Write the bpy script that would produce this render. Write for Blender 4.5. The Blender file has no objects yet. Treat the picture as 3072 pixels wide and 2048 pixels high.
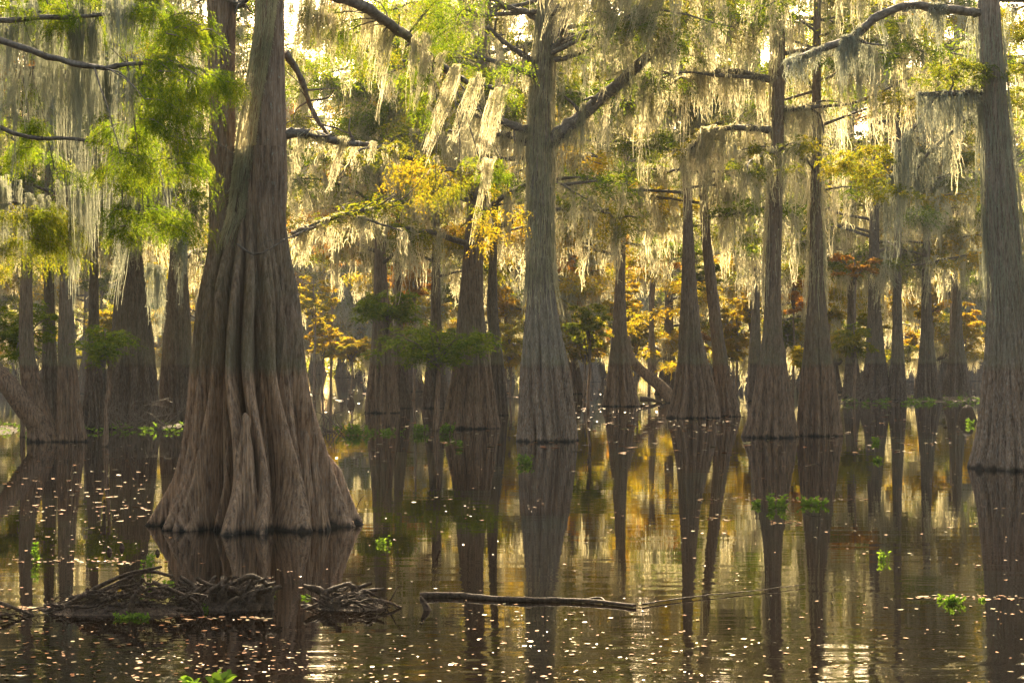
import bpy, math
import numpy as np
R = np.random.default_rng(11)
TAU = 2*math.pi
H = 2.0                 # camera height above the water
F = 60/36*1024          # focal length in render pixels
K = 1024/2352           # measured (display) pixels -> render pixels
HY = 828.0              # display row of the horizon

def depth(yb):          # distance of the water seen at a display row
    return H*F/((yb-HY)*K)
def P(x, y, Y):         # world point seen at display pixel x,y at distance Y
    return np.array([(x*K-512)/F*Y, Y, H-(y-HY)*K/F*Y])
def M(Y): return K/F*Y  # metres per display pixel
def S(Y): return Y/F    # metres per render pixel

# ------------------------------------------------------------------ objects
scene = bpy.context.scene
COL = scene.collection
def link(o, parent=None, loc=None):
    COL.objects.link(o)
    if parent is not None: o.parent = parent
    if loc is not None: o.location = loc
    return o
def tag(o, label=None, cat=None, group=None, kind=None):
    for k, v in (('label', label), ('category', cat), ('group', group), ('kind', kind)):
        if v: o[k] = v
    return o
def thing(name, loc, label, cat, group=None):
    o = bpy.data.objects.new(name, None)
    o.empty_display_size = .2
    link(o, None, tuple(float(v) for v in loc))
    return tag(o, label, cat, group)

class Geo:
    def __init__(s): s.v = []; s.q = []; s.n = 0
    def add(s, v, q):
        v = np.asarray(v, float).reshape(-1, 3); q = np.asarray(q, np.int64).reshape(-1, 4)
        s.v.append(v); s.q.append(q+s.n); s.n += len(v)
    def build(s, name, mat, parent=None, smooth=True, mod=None):
        if not s.n: return None
        v = np.concatenate(s.v); q = np.concatenate(s.q)
        off = np.array(parent.location) if parent is not None and parent.parent is None else np.zeros(3)
        if parent is not None and parent.parent is not None:
            off = np.array(parent.parent.location)
        v = v-off
        me = bpy.data.meshes.new(name)
        me.vertices.add(len(v)); me.vertices.foreach_set('co', v.astype(np.float32).ravel())
        me.loops.add(q.size); me.loops.foreach_set('vertex_index', q.astype(np.int32).ravel())
        me.polygons.add(len(q))
        me.polygons.foreach_set('loop_start', np.arange(0, q.size, 4, dtype=np.int32))
        me.update(calc_edges=True)
        if smooth: me.polygons.foreach_set('use_smooth', np.ones(len(q), bool))
        me.materials.append(mat)
        o = bpy.data.objects.new(name, me)
        link(o, parent)
        return o

def unit(a): return a/np.maximum(np.linalg.norm(a, axis=-1, keepdims=True), 1e-9)
def ribbons(g, pts, w):
    """pts (N,S,3), w (N,S): flat ribbons, each facing its own way"""
    N, Sg = pts.shape[:2]
    if N == 0: return
    t = unit(pts[:, -1]-pts[:, 0])
    side = unit(np.cross(t, unit(R.normal(size=(N, 3)))))[:, None, :]
    v = np.stack([pts-side*w[..., None]/2, pts+side*w[..., None]/2], 2)
    i = np.arange(N*Sg*2).reshape(N, Sg, 2)
    q = np.stack([i[:, :-1, 0], i[:, :-1, 1], i[:, 1:, 1], i[:, 1:, 0]], -1)
    g.add(v, q)
def smooth_path(pts, n):
    pts = np.asarray(pts, float)
    if len(pts) == 2: return pts[0]+(pts[1]-pts[0])*np.linspace(0, 1, n)[:, None]
    p = np.vstack([2*pts[0]-pts[1], pts, 2*pts[-1]-pts[-2]])
    m = len(pts)-1; out = []
    for u in np.linspace(0, m-1e-6, n):
        i = int(u); t = u-i; a, b, c, d = p[i:i+4]
        out.append(.5*((2*b)+(c-a)*t+(2*a-5*b+4*c-d)*t*t+(3*b-a-3*c+d)*t**3))
    return np.array(out)
def tube(g, pts, r0, r1, n=24, sides=8, rough=.12, r_mid=None):
    path = smooth_path(pts, n)
    L = np.linalg.norm(path[-1]-path[0])
    path[1:-1] += R.normal(size=(n-2, 3))*min(L*.004, L/n*.035)
    t = unit(np.gradient(path, axis=0))
    up = np.array([0, 0, 1.]) if abs(t[:, 2]).mean() < .8 else np.array([1., 0, 0])
    a = unit(np.cross(t, up)); b = np.cross(t, a)
    th = np.linspace(0, TAU, sides, endpoint=False)
    rad = np.linspace(r0, r1, n)[:, None]*(1+rough*R.normal(size=(n, sides)))
    v = path[:, None]+a[:, None]*(np.cos(th)*rad)[..., None]+b[:, None]*(np.sin(th)*rad)[..., None]
    i = np.arange(n*sides).reshape(n, sides); j = np.roll(i, -1, 1)
    q = np.stack([i[:-1], j[:-1], j[1:], i[1:]], -1).reshape(-1, 4)
    tip = np.vstack([v.reshape(-1, 3), path[-1]+t[-1]*r1, path[0]-t[0]*r0*.3])
    k = n*sides
    caps = [[i[-1, m], i[-1, (m+1) % sides], k, k] for m in range(sides)]
    g.add(tip, q)
    # end caps as thin fans (quads made of two ring points and a doubled tip)
    for e, c in ((i[-1], k), (i[0], k+1)):
        pass
    h = sides//2
    e = i[-1]; cap = [[e[m], e[m+1], e[-m-2], e[-m-1]] for m in range(h-1)] if sides % 2 == 0 else []
    e = i[0]; cap += [[e[m], e[-m-1], e[-m-2], e[m+1]] for m in range(h-1)] if sides % 2 == 0 else []
    if cap: g.q.append(np.array(cap)+g.n-len(tip))
    return path

# ------------------------------------------------------------------ vegetation generators
def moss(g, top, L, W, s, slant=(0, 0), dens=1.0, curl=1.0, fine=.75, taper=.6):
    """hanging drape: a bunch of tapering tassels of unequal length under `top`; s = strand thickness"""
    top = np.asarray(top, float)
    nt = max(1, int(round(W/(7*s)*dens)))
    ta = R.random(nt)*TAU; tr_ = np.sqrt(R.random(nt))*W/2
    tx, ty = tr_*np.cos(ta), tr_*np.sin(ta)*.7
    tl = L*(.25+.75*R.random(nt)**1.3); tl[0] = L
    tw = s*(3.5+4.5*R.random(nt))*(.6+.4*tl/L)            # tassel radius
    tz = R.random(nt)*.12*L
    per = 15
    k = np.repeat(np.arange(nt), per); n = len(k)
    Sg = 8; t = np.linspace(0, 1, Sg)[None]
    le = (tl[k]*(.35+.65*R.random(n)**.7))[:, None]
    a = (R.random(n)*TAU)[:, None]; r0 = (np.sqrt(R.random(n))*tw[k])[:, None]
    f = t*le/tl[k][:, None]                                # 0..1 down the tassel
    prof = (.55+1.1*f)*(1-f)**.75+.06                      # swells, then narrows to a point
    sway = np.cumsum(R.normal(size=(nt, Sg, 2))*s*.9, 1)[k]
    wob = np.cumsum(R.normal(size=(n, Sg, 2))*s*.75*curl, 1)
    sway[:, 0] = 0; wob[:, 0] = 0
    d = t*le
    x = top[0]+tx[k][:, None]*(1-.3*f*taper)+np.cos(a)*r0*prof+sway[..., 0]+wob[..., 0]+slant[0]*d
    y = top[1]+ty[k][:, None]*(1-.3*f*taper)+np.sin(a)*r0*prof+sway[..., 1]+wob[..., 1]+slant[1]*d
    z = top[2]-d+tz[k][:, None]
    p = np.stack([x, y, z], -1)
    w = s*fine*(1-.5*t)*(.55+.8*R.random((n, 1)))
    ribbons(g, p, w)
    m = int(n*2.6*max(.6, min(3, L/(40*s)))*curl)          # hooks and curls that stand off the strands
    k = R.integers(0, n, m); u = R.random(m)*(Sg-1.01); ui = u.astype(int); uf = (u-ui)[:, None]
    p0 = p[k, ui]*(1-uf)+p[k, ui+1]*uf
    ang = R.random(m)*TAU
    out = np.stack([np.cos(ang), np.sin(ang)*.7, .3-1.2*R.random(m)], -1)
    le2 = s*(1.2+3.6*R.random(m))[:, None]
    p1 = p0+out*le2*.6
    p2 = p1+(out*np.array([.3, .3, 1])+np.array([0, 0, -.7])+R.normal(size=(m, 3))*.7)*le2*.5
    ribbons(g, np.stack([p0, p1, p2], 1), s*fine*np.array([[.8, .75, .4]])*(.6+.7*R.random((m, 1))))

LD = 1.9
def leaves(g, C, rad, s, n, droop=.5, out=None, flat=.4, lw=1.05, ll=3.0, per=9):
    """feathery sprays round the centres C (k,3)"""
    C = np.atleast_2d(C); k = len(C); n = int(n*LD)
    N = k*n
    c = np.repeat(C, n, 0)
    rr = np.repeat(np.broadcast_to(rad, (k,)), n)[:, None]
    p0 = c+unit(R.normal(size=(N, 3)))*R.random((N, 1))**.6*rr*np.array([.75, .75, flat])
    D = R.normal(size=(N, 3))*np.array([1, 1, .25])
    if out is not None: D = D+np.repeat(np.atleast_2d(out), n, 0)*.8
    D = unit(D)
    Lt = rr*(.35+.6*R.random((N, 1)))
    side = unit(np.cross(D, [0, 0, 1.]))
    t = np.linspace(.08, 1, per)[None, :, None]
    pos = p0[:, None]+D[:, None]*Lt[:, None]*t*(1-.35*droop*t)+np.array([0, 0, -1.])*Lt[:, None]*droop*t**1.7
    sg = np.where(np.arange(per) % 2, 1., -1.)[None, :, None]
    ld = side[:, None]*sg*(.8*(1.1-.6*t))+D[:, None]*.6+np.array([0, 0, -1.])*(.15+droop*R.random((N, per, 1)))+R.normal(size=(N, per, 3))*.25
    le = s*ll*(.5+.9*R.random((N, per, 1)))*(1.15-.6*t)
    a = pos.reshape(-1, 3); b = (pos+unit(ld)*le).reshape(-1, 3)
    w = np.tile(np.array([[1, .45]])*s*lw, (len(a), 1))*(.6+.8*R.random((len(a), 1)))
    ribbons(g, np.stack([a, b], 1), w)

def rows_px(rows, Y):    # (display y, left x, right x) -> (z, cx, r)
    return np.array([[P(0, y, Y)[2], (P(a, y, Y)[0]+P(b, y, Y)[0])/2, (b-a)/2*M(Y)] for y, a, b in rows])
def ribs(q, th, Z, n, A, wander=.10, hmin=.55, zfade=3.5):
    """height field 0..1 of rounded ribs with sharp creases between them, plus the shape of minor ribs"""
    c = (np.arange(n)+.22*q.normal(size=n))*TAU/n
    out = np.zeros((Z.shape[0], th.shape[1]))
    for k in range(n):
        big = k % 3 != 1
        h = (hmin+(1-hmin)*q.random()) if big else hmin*(.55+.4*q.random())
        zt = 99 if q.random() < .6 else zfade*(.3+.7*q.random())
        ck = c[k]+wander*np.sin(Z*(.5+q.random())+q.random()*TAU)+.05*np.sin(Z*2.3+q.random()*TAU)
        w = TAU/n*(.50+.16*q.random())*(1.+.12*np.sin(Z*1.5+q.random()*6))*(1.15 if big else .8)
        d = (th-ck+math.pi) % TAU-math.pi
        hz = h*np.clip((zt-Z)/.8+.5, 0, 1)**.7 if zt < 90 else h
        out = np.maximum(out, hz*np.maximum(0, 1-(d/w)**2)**.8)
    return out
def fluted(g, Y, rows, nth=160, nz=220, n1=9, n2=25, a1=.3, a2=.10, zneck=4., seed=0, top=None, flare=.0, lean_y=0., upper=.25):
    """a swollen, fluted cypress trunk; rows = (z, centre x, radius) from bottom to top"""
    q = np.random.default_rng(seed)
    rows = rows[np.argsort(rows[:, 0])]
    z0, z1 = rows[0, 0], rows[-1, 0]
    u = np.linspace(0, 1, nz); z = z0+(z1-z0)*(u**1.15)
    zz = np.linspace(z0, z1, 200)
    def sm(c):
        y = np.interp(zz, rows[:, 0], rows[:, c]); k = np.hanning(21); k /= k.sum()
        return np.interp(z, zz, np.convolve(np.pad(y, 10, 'reflect', reflect_type='odd'), k, 'valid'))
    cx, rad = sm(1), np.maximum(sm(2), .01)
    th = np.linspace(0, TAU, nth, endpoint=False)[None]
    Z = z[:, None]
    def warp(a, kmax):
        o = np.zeros((nz, nth))
        for k in range(1, kmax): o += a/k*np.sin(k*th+q.random()*TAU+(q.random()-.5)*Z*.9)
        return o
    l1 = ribs(q, th, Z, int(n1*2.5), 1, .07, .6, zneck)
    l2 = np.abs(np.sin(n2*(th+warp(.10, 8))/2+.25*np.sin(Z*1.1+seed*2)))**.7
    l3 = np.abs(np.sin(n2*2.7*(th+warp(.05, 12))/2))**.8
    f = np.clip((zneck-Z)/zneck, 0, 1)           # 1 at the water, 0 at the neck
    fade = np.clip((zneck*1.25-Z)/(zneck*.5), 0, 1)
    A1 = a1*(upper*.5+(1-upper*.5)*f**.8)*(.25+.75*fade)
    A2 = a2*(.45+.55*f)*(.4+.6*fade)
    m = .75+.25*np.sin(3*th+seed)*np.sin(2*th+seed*1.7+Z*.2)
    r = rad[:, None]*(.91+.13*np.minimum(1, f*1.6)-1.7*A1*(1-l1)-A2*.8*(1-l2)-.018*(1-l3))
    r *= 1+flare*f**2*np.sin(2*th+seed)+.03*f*warp(1., 7)
    r = r*(1+.006*q.normal(size=(nz, nth)))
    y = Y+lean_y*(Z-z0)+r*np.sin(th)
    x = cx[:, None]+r*np.cos(th)
    v = np.stack([x, y, np.broadcast_to(Z, x.shape)], -1)
    i = np.arange(nz*nth).reshape(nz, nth); j = np.roll(i, -1, 1)
    qd = np.stack([i[:-1], j[:-1], j[1:], i[1:]], -1).reshape(-1, 4)
    h = nth//2; e = i[-1]
    cap = np.array([[e[m_], e[m_+1], e[-m_-2], e[-m_-1]] for m_ in range(h-1)])
    g.add(v, np.vstack([qd, cap]))
    return lambda zq: (np.interp(zq, z, cx), Y+lean_y*(zq-z0), np.interp(zq, z, rad))

def trunk_moss(g, axis, za, zb, s, n, L=1., front=None, spread=1.0):
    """strands of moss lying down the bark"""
    z = za+(zb-za)*R.random(n); cx, cy, r = axis(z)
    a = R.random(n)*TAU if front is None else front+R.normal(size=n)*spread
    Sg = 7; t = np.linspace(0, 1, Sg)[None]
    le = L*(.3+R.random(n))
    zz = z[:, None]-t*le[:, None]
    cx2, cy2, r2 = axis(zz)
    rr = np.maximum(r2, 0)*(1.0)+s*(.8+2.5*R.random((n, 1)))+.3*s*R.normal(size=(n, Sg))
    aa = a[:, None]+np.cumsum(R.normal(size=(n, Sg)), 1)*.6*s/np.maximum(r2, .05)
    p = np.stack([cx2+rr*np.cos(aa), cy2+rr*np.sin(aa), zz], -1)
    ribbons(g, p, s*.8*(1-.4*t)*(.6+.8*R.random((n, 1))))
    moss_m = n
    k = R.integers(0, n, moss_m*2); ui = R.integers(0, Sg-1, moss_m*2)
    p0 = p[k, ui]
    o = np.stack([np.cos(aa[k, ui]), np.sin(aa[k, ui]), -1-R.random(len(k))], -1)
    p1 = p0+o*s*1.8; p2 = p1+(R.normal(size=o.shape)*.8+[0, 0, -.6])*s*1.5
    ribbons(g, np.stack([p0, p1, p2], 1), s*.7*np.array([[1, .8, .4]])*np.ones((len(k), 1)))

# ------------------------------------------------------------------ materials
def mat(name):
    m = bpy.data.materials.new(name); m.use_nodes = True
    nt = m.node_tree; nt.nodes.clear()
    return m, nt, nt.nodes.new('ShaderNodeOutputMaterial')
def N(nt, typ, **kw):
    n = nt.nodes.new('ShaderNode'+typ)
    for k, v in kw.items():
        if k.startswith('i_'):
            k = k[2:].replace('_', ' '); n.inputs[k].default_value = v
        else: setattr(n, k, v)
    return n
def ramp(nt, stops, fac):
    r = nt.nodes.new('ShaderNodeValToRGB')
    e = r.color_ramp.elements
    while len(e) > 1: e.remove(e[-1])
    e[0].position, e[0].color = stops[0][0], (*stops[0][1], 1)
    for p, c in stops[1:]:
        x = e.new(p); x.color = (*c, 1)
    nt.links.new(fac, r.inputs[0]); return r.outputs[0]
def gray(*st): return [(p, (v, v, v)) for p, v in st]
def mixc(nt, a, b, f, blend='MIX'):
    m = nt.nodes.new('ShaderNodeMix'); m.data_type = 'RGBA'; m.blend_type = blend
    for s_, v in ((0, f), (6, a), (7, b)):
        if isinstance(v, (int, float)): m.inputs[s_].default_value = v
        elif isinstance(v, tuple): m.inputs[s_].default_value = (*v, 1)
        else: nt.links.new(v, m.inputs[s_])
    return m.outputs[2]
def noise(nt, scale, vec=None, detail=4, rough=.6, dist=0.):
    n = N(nt, 'TexNoise'); n.inputs['Scale'].default_value = scale
    n.inputs['Detail'].default_value = detail; n.inputs['Roughness'].default_value = rough
    n.inputs['Distortion'].default_value = dist
    if vec is not None: nt.links.new(vec, n.inputs['Vector'])
    return n.outputs[0]
def mapping(nt, src, scale):
    m = N(nt, 'Mapping'); m.inputs['Scale'].default_value = scale
    nt.links.new(src, m.inputs['Vector']); return m.outputs[0]
def math_(nt, op, a, b=None, clamp=False):
    m = N(nt, 'Math', operation=op); m.use_clamp = clamp
    for i, v in enumerate((a, b)):
        if v is None: continue
        if isinstance(v, (int, float)): m.inputs[i].default_value = v
        else: nt.links.new(v, m.inputs[i])
    return m.outputs[0]

def bark(name, low, lowl, high, highl, lichen=.5, grey=0., sc=1.):
    m, nt, out = mat(name)
    geo = N(nt, 'NewGeometry'); tc = N(nt, 'TexCoord')
    pos = geo.outputs['Position']; obj = tc.outputs['Object']
    sep = N(nt, 'SeparateXYZ'); nt.links.new(pos, sep.inputs[0]); z = sep.outputs[2]
    fib = noise(nt, 1, mapping(nt, obj, (26*sc, 26*sc, 2.6*sc)), 5, .65)
    fine = noise(nt, 1, mapping(nt, obj, (70*sc, 70*sc, 11*sc)), 3, .6)
    blot = noise(nt, 1.7*sc, obj, 4, .6)
    streak = noise(nt, 1, mapping(nt, obj, (6*sc, 6*sc, .5*sc)), 3, .6)
    lo = ramp(nt, [(.36, low), (.64, lowl)], fib)
    hi = ramp(nt, [(.38, high), (.62, highl)], fib)
    zz = math_(nt, 'ADD', z, math_(nt, 'ADD', math_(nt, 'MULTIPLY', math_(nt, 'SUBTRACT', blot, .5), .16), math_(nt, 'MULTIPLY', math_(nt, 'SUBTRACT', streak, .5), .28)))
    f = N(nt, 'MapRange'); nt.links.new(zz, f.inputs[0]); f.inputs[1].default_value = 1.80; f.inputs[2].default_value = 1.96
    # faint algae above the high-water line, thinning upward
    g = N(nt, 'MapRange'); nt.links.new(z, g.inputs[0]); g.inputs[1].default_value = 1.9; g.inputs[2].default_value = 4.2; g.inputs[3].default_value = 1; g.inputs[4].default_value = 0
    alg = math_(nt, 'MULTIPLY', g.outputs[0], ramp(nt, gray((.35, 0), (.65, .8)), blot))
    hi = mixc(nt, hi, (.16, .15, .085), alg)
    col = mixc(nt, lo, hi, f.outputs[0])
    # lichen patches on the upper bark
    lz = N(nt, 'MapRange'); nt.links.new(z, lz.inputs[0]); lz.inputs[1].default_value = 3.2; lz.inputs[2].default_value = 4.6
    lic = math_(nt, 'MULTIPLY', ramp(nt, gray((.60, 0), (.66, 1)), noise(nt, 1, mapping(nt, obj, (16*sc, 16*sc, 9*sc)), 4, .7)), lz.outputs[0])
    lic = math_(nt, 'MULTIPLY', lic, lichen)
    col = mixc(nt, col, (.30, .36, .32), lic)
    col = mixc(nt, col, (.5, .5, .5), ramp(nt, gray((.3, .0), (.75, .22)), streak), 'MULTIPLY')
    col = mixc(nt, col, (.42, .40, .37), math_(nt, 'MULTIPLY', ramp(nt, gray((.45, 0), (.75, .3+grey)), fine), 1.))
    # wet foot
    w = N(nt, 'MapRange'); nt.links.new(zz, w.inputs[0]); w.inputs[1].default_value = .01; w.inputs[2].default_value = .08; w.inputs[3].default_value = 1; w.inputs[4].default_value = 0
    col = mixc(nt, col, (.012, .011, .009), w.outputs[0])
    hgt = math_(nt, 'ADD', math_(nt, 'MULTIPLY', fib, 1.), math_(nt, 'MULTIPLY', fine, .5))
    hgt = math_(nt, 'MULTIPLY', hgt, math_(nt, 'ADD', math_(nt, 'MULTIPLY', f.outputs[0], .7), .45))
    b = N(nt, 'Bump'); b.inputs['Strength'].default_value = 1; b.inputs['Distance'].default_value = .055/sc
    nt.links.new(hgt, b.inputs['Height'])
    p = N(nt, 'BsdfPrincipled'); nt.links.new(col, p.inputs['Base Color']); nt.links.new(b.outputs[0], p.inputs['Normal'])
    p.inputs['Roughness'].default_value = .8; p.inputs['Specular IOR Level'].default_value = .25
    nt.links.new(p.outputs[0], out.inputs[0])
    return m
def leafmat(name, stops, trans, tf=.5, scale=.9):
    """stops: colour by noise; trans: tint of the light that comes through"""
    m, nt, out = mat(name)
    geo = N(nt, 'NewGeometry')
    n1 = noise(nt, scale, geo.outputs['Position'], 3, .7)
    f = math_(nt, 'ADD', math_(nt, 'MULTIPLY', n1, .75), math_(nt, 'MULTIPLY', geo.outputs['Random Per Island'], .25))
    c = ramp(nt, stops, f)
    d = N(nt, 'BsdfDiffuse'); nt.links.new(c, d.inputs[0])
    t = N(nt, 'BsdfTranslucent'); nt.links.new(mixc(nt, c, trans, 1., 'MULTIPLY'), t.inputs[0])
    mx = N(nt, 'MixShader'); mx.inputs[0].default_value = tf
    nt.links.new(d.outputs[0], mx.inputs[1]); nt.links.new(t.outputs[0], mx.inputs[2])
    nt.links.new(mx.outputs[0], out.inputs[0])
    return m
def plain(name, c1, c2, scale=6, rough=.8, bump=.02, spec=.3, stretch=(1, 1, 1)):
    m, nt, out = mat(name)
    tc = N(nt, 'TexCoord'); v = mapping(nt, tc.outputs['Object'], stretch)
    n1 = noise(nt, scale, v, 5, .65)
    p = N(nt, 'BsdfPrincipled'); nt.links.new(ramp(nt, [(.3, c1), (.7, c2)], n1), p.inputs['Base Color'])
    b = N(nt, 'Bump'); b.inputs['Distance'].default_value = bump; nt.links.new(n1, b.inputs['Height'])
    nt.links.new(b.outputs[0], p.inputs['Normal'])
    p.inputs['Roughness'].default_value = rough; p.inputs['Specular IOR Level'].default_value = spec
    nt.links.new(p.outputs[0], out.inputs[0]); return m

BARKM = bark('red_brown_bark', (.080, .046, .028), (.38, .245, .155), (.10, .064, .042), (.29, .20, .14))
BARK = bark('cypress_bark', (.048, .028, .017), (.24, .15, .095), (.080, .052, .034), (.24, .168, .118))
BARKG = bark('grey_cypress_bark', (.050, .033, .022), (.22, .148, .100), (.085, .064, .048), (.31, .25, .20), lichen=.7, grey=.25)
BARKD = bark('dark_cypress_bark', (.036, .023, .015), (.10, .065, .045), (.06, .045, .030), (.16, .12, .085), lichen=.3, sc=.7)
LIMB = plain('limb_bark', (.04, .032, .025), (.17, .15, .13), 14, .85, .02)
TWIG = plain('dead_twig', (.06, .045, .035), (.16, .13, .105), 20, .8, .01)
DRIFT = plain('wet_driftwood', (.012, .008, .005), (.10, .068, .044), 34, .75, .035, .2, (1, 1, 1))
MOSS = leafmat('spanish_moss', [(.3, (.15, .165, .12)), (.5, (.29, .295, .22)), (.7, (.43, .42, .34))], (2.0, 1.8, 1.42), .55, 1.6)
MOSSG = leafmat('grey_spanish_moss', [(.3, (.17, .185, .15)), (.7, (.33, .35, .29))], (1.2, 1.15, .95), .4, 1.)
GREEN = leafmat('green_needles', [(.3, (.035, .075, .010)), (.5, (.075, .13, .014)), (.68, (.15, .19, .018))], (2.3, 1.9, .8), .5, 2.6)
OLIVE = leafmat('olive_needles', [(.3, (.040, .075, .012)), (.5, (.085, .12, .015)), (.7, (.19, .18, .02))], (2.4, 1.9, .8), .5, .5)
GOLD = leafmat('golden_needles', [(.3, (.10, .13, .015)), (.5, (.24, .21, .02)), (.72, (.38, .24, .02))], (1.9, 1.6, .8), .5, .45)
RUST = leafmat('rusty_needles', [(.3, (.12, .10, .022)), (.5, (.26, .15, .025)), (.7, (.38, .19, .03))], (1.8, 1.4, .8), .5, .5)
WEED = leafmat('water_weed_leaf', [(.3, (.04, .085, .014)), (.7, (.12, .19, .03))], (1.8, 1.8, .8), .45, 3.)

def water_mat():
    m, nt, out = mat('swamp_water')
    geo = N(nt, 'NewGeometry'); pos = geo.outputs['Position']
    a = noise(nt, 1, mapping(nt, pos, (.9, 3.0, 1)), 2, .45)
    b = noise(nt, 1, mapping(nt, pos, (5, 14, 1)), 2, .5)
    c = noise(nt, 1, mapping(nt, pos, (.25, .7, 1)), 2, .5)
    patch = ramp(nt, gray((.42, .25), (.62, 1)), noise(nt, 1, mapping(nt, pos, (.05, .16, 1)), 2, .5))
    h = math_(nt, 'ADD', math_(nt, 'MULTIPLY', a, .30), math_(nt, 'MULTIPLY', b, .035))
    h = math_(nt, 'MULTIPLY', h, patch)
    sp = N(nt, 'SeparateXYZ'); nt.links.new(pos, sp.inputs[0])
    nr = N(nt, 'MapRange'); nt.links.new(sp.outputs[1], nr.inputs[0])
    for i_, v_ in ((1, 11.5), (2, 18.), (3, 5.5), (4, 1.)): nr.inputs[i_].default_value = v_
    h = math_(nt, 'MULTIPLY', h, nr.outputs[0])     # a light breeze ruffles the open water in front
    h = math_(nt, 'ADD', h, math_(nt, 'MULTIPLY', c, .45))
    bp = N(nt, 'Bump'); bp.inputs['Strength'].default_value = 1; bp.inputs['Distance'].default_value = .006
    nt.links.new(h, bp.inputs['Height'])
    p = N(nt, 'BsdfPrincipled')
    p.inputs['Base Color'].default_value = (.0030, .0016, .0008, 1)
    p.inputs['Roughness'].default_value = .012; p.inputs['IOR'].default_value = 1.45
    nt.links.new(bp.outputs[0], p.inputs['Normal'])
    nt.links.new(p.outputs[0], out.inputs[0]); return m

# ------------------------------------------------------------------ setting
def sheet(name, x0, x1, y0, y1, z, m, nx=1, ny=1):
    xs = np.linspace(x0, x1, nx+1); ys = np.linspace(y0, y1, ny+1)
    v = np.array([[x, y, z] for y in ys for x in xs]); w = nx+1
    q = [[j*w+i, j*w+i+1, (j+1)*w+i+1, (j+1)*w+i] for j in range(ny) for i in range(nx)]
    g = Geo(); g.add(v, q); return g.build(name, m, None, False)
tag(sheet('water', -1500, 1500, -600, 2600, 0, water_mat()), kind='structure')

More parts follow.
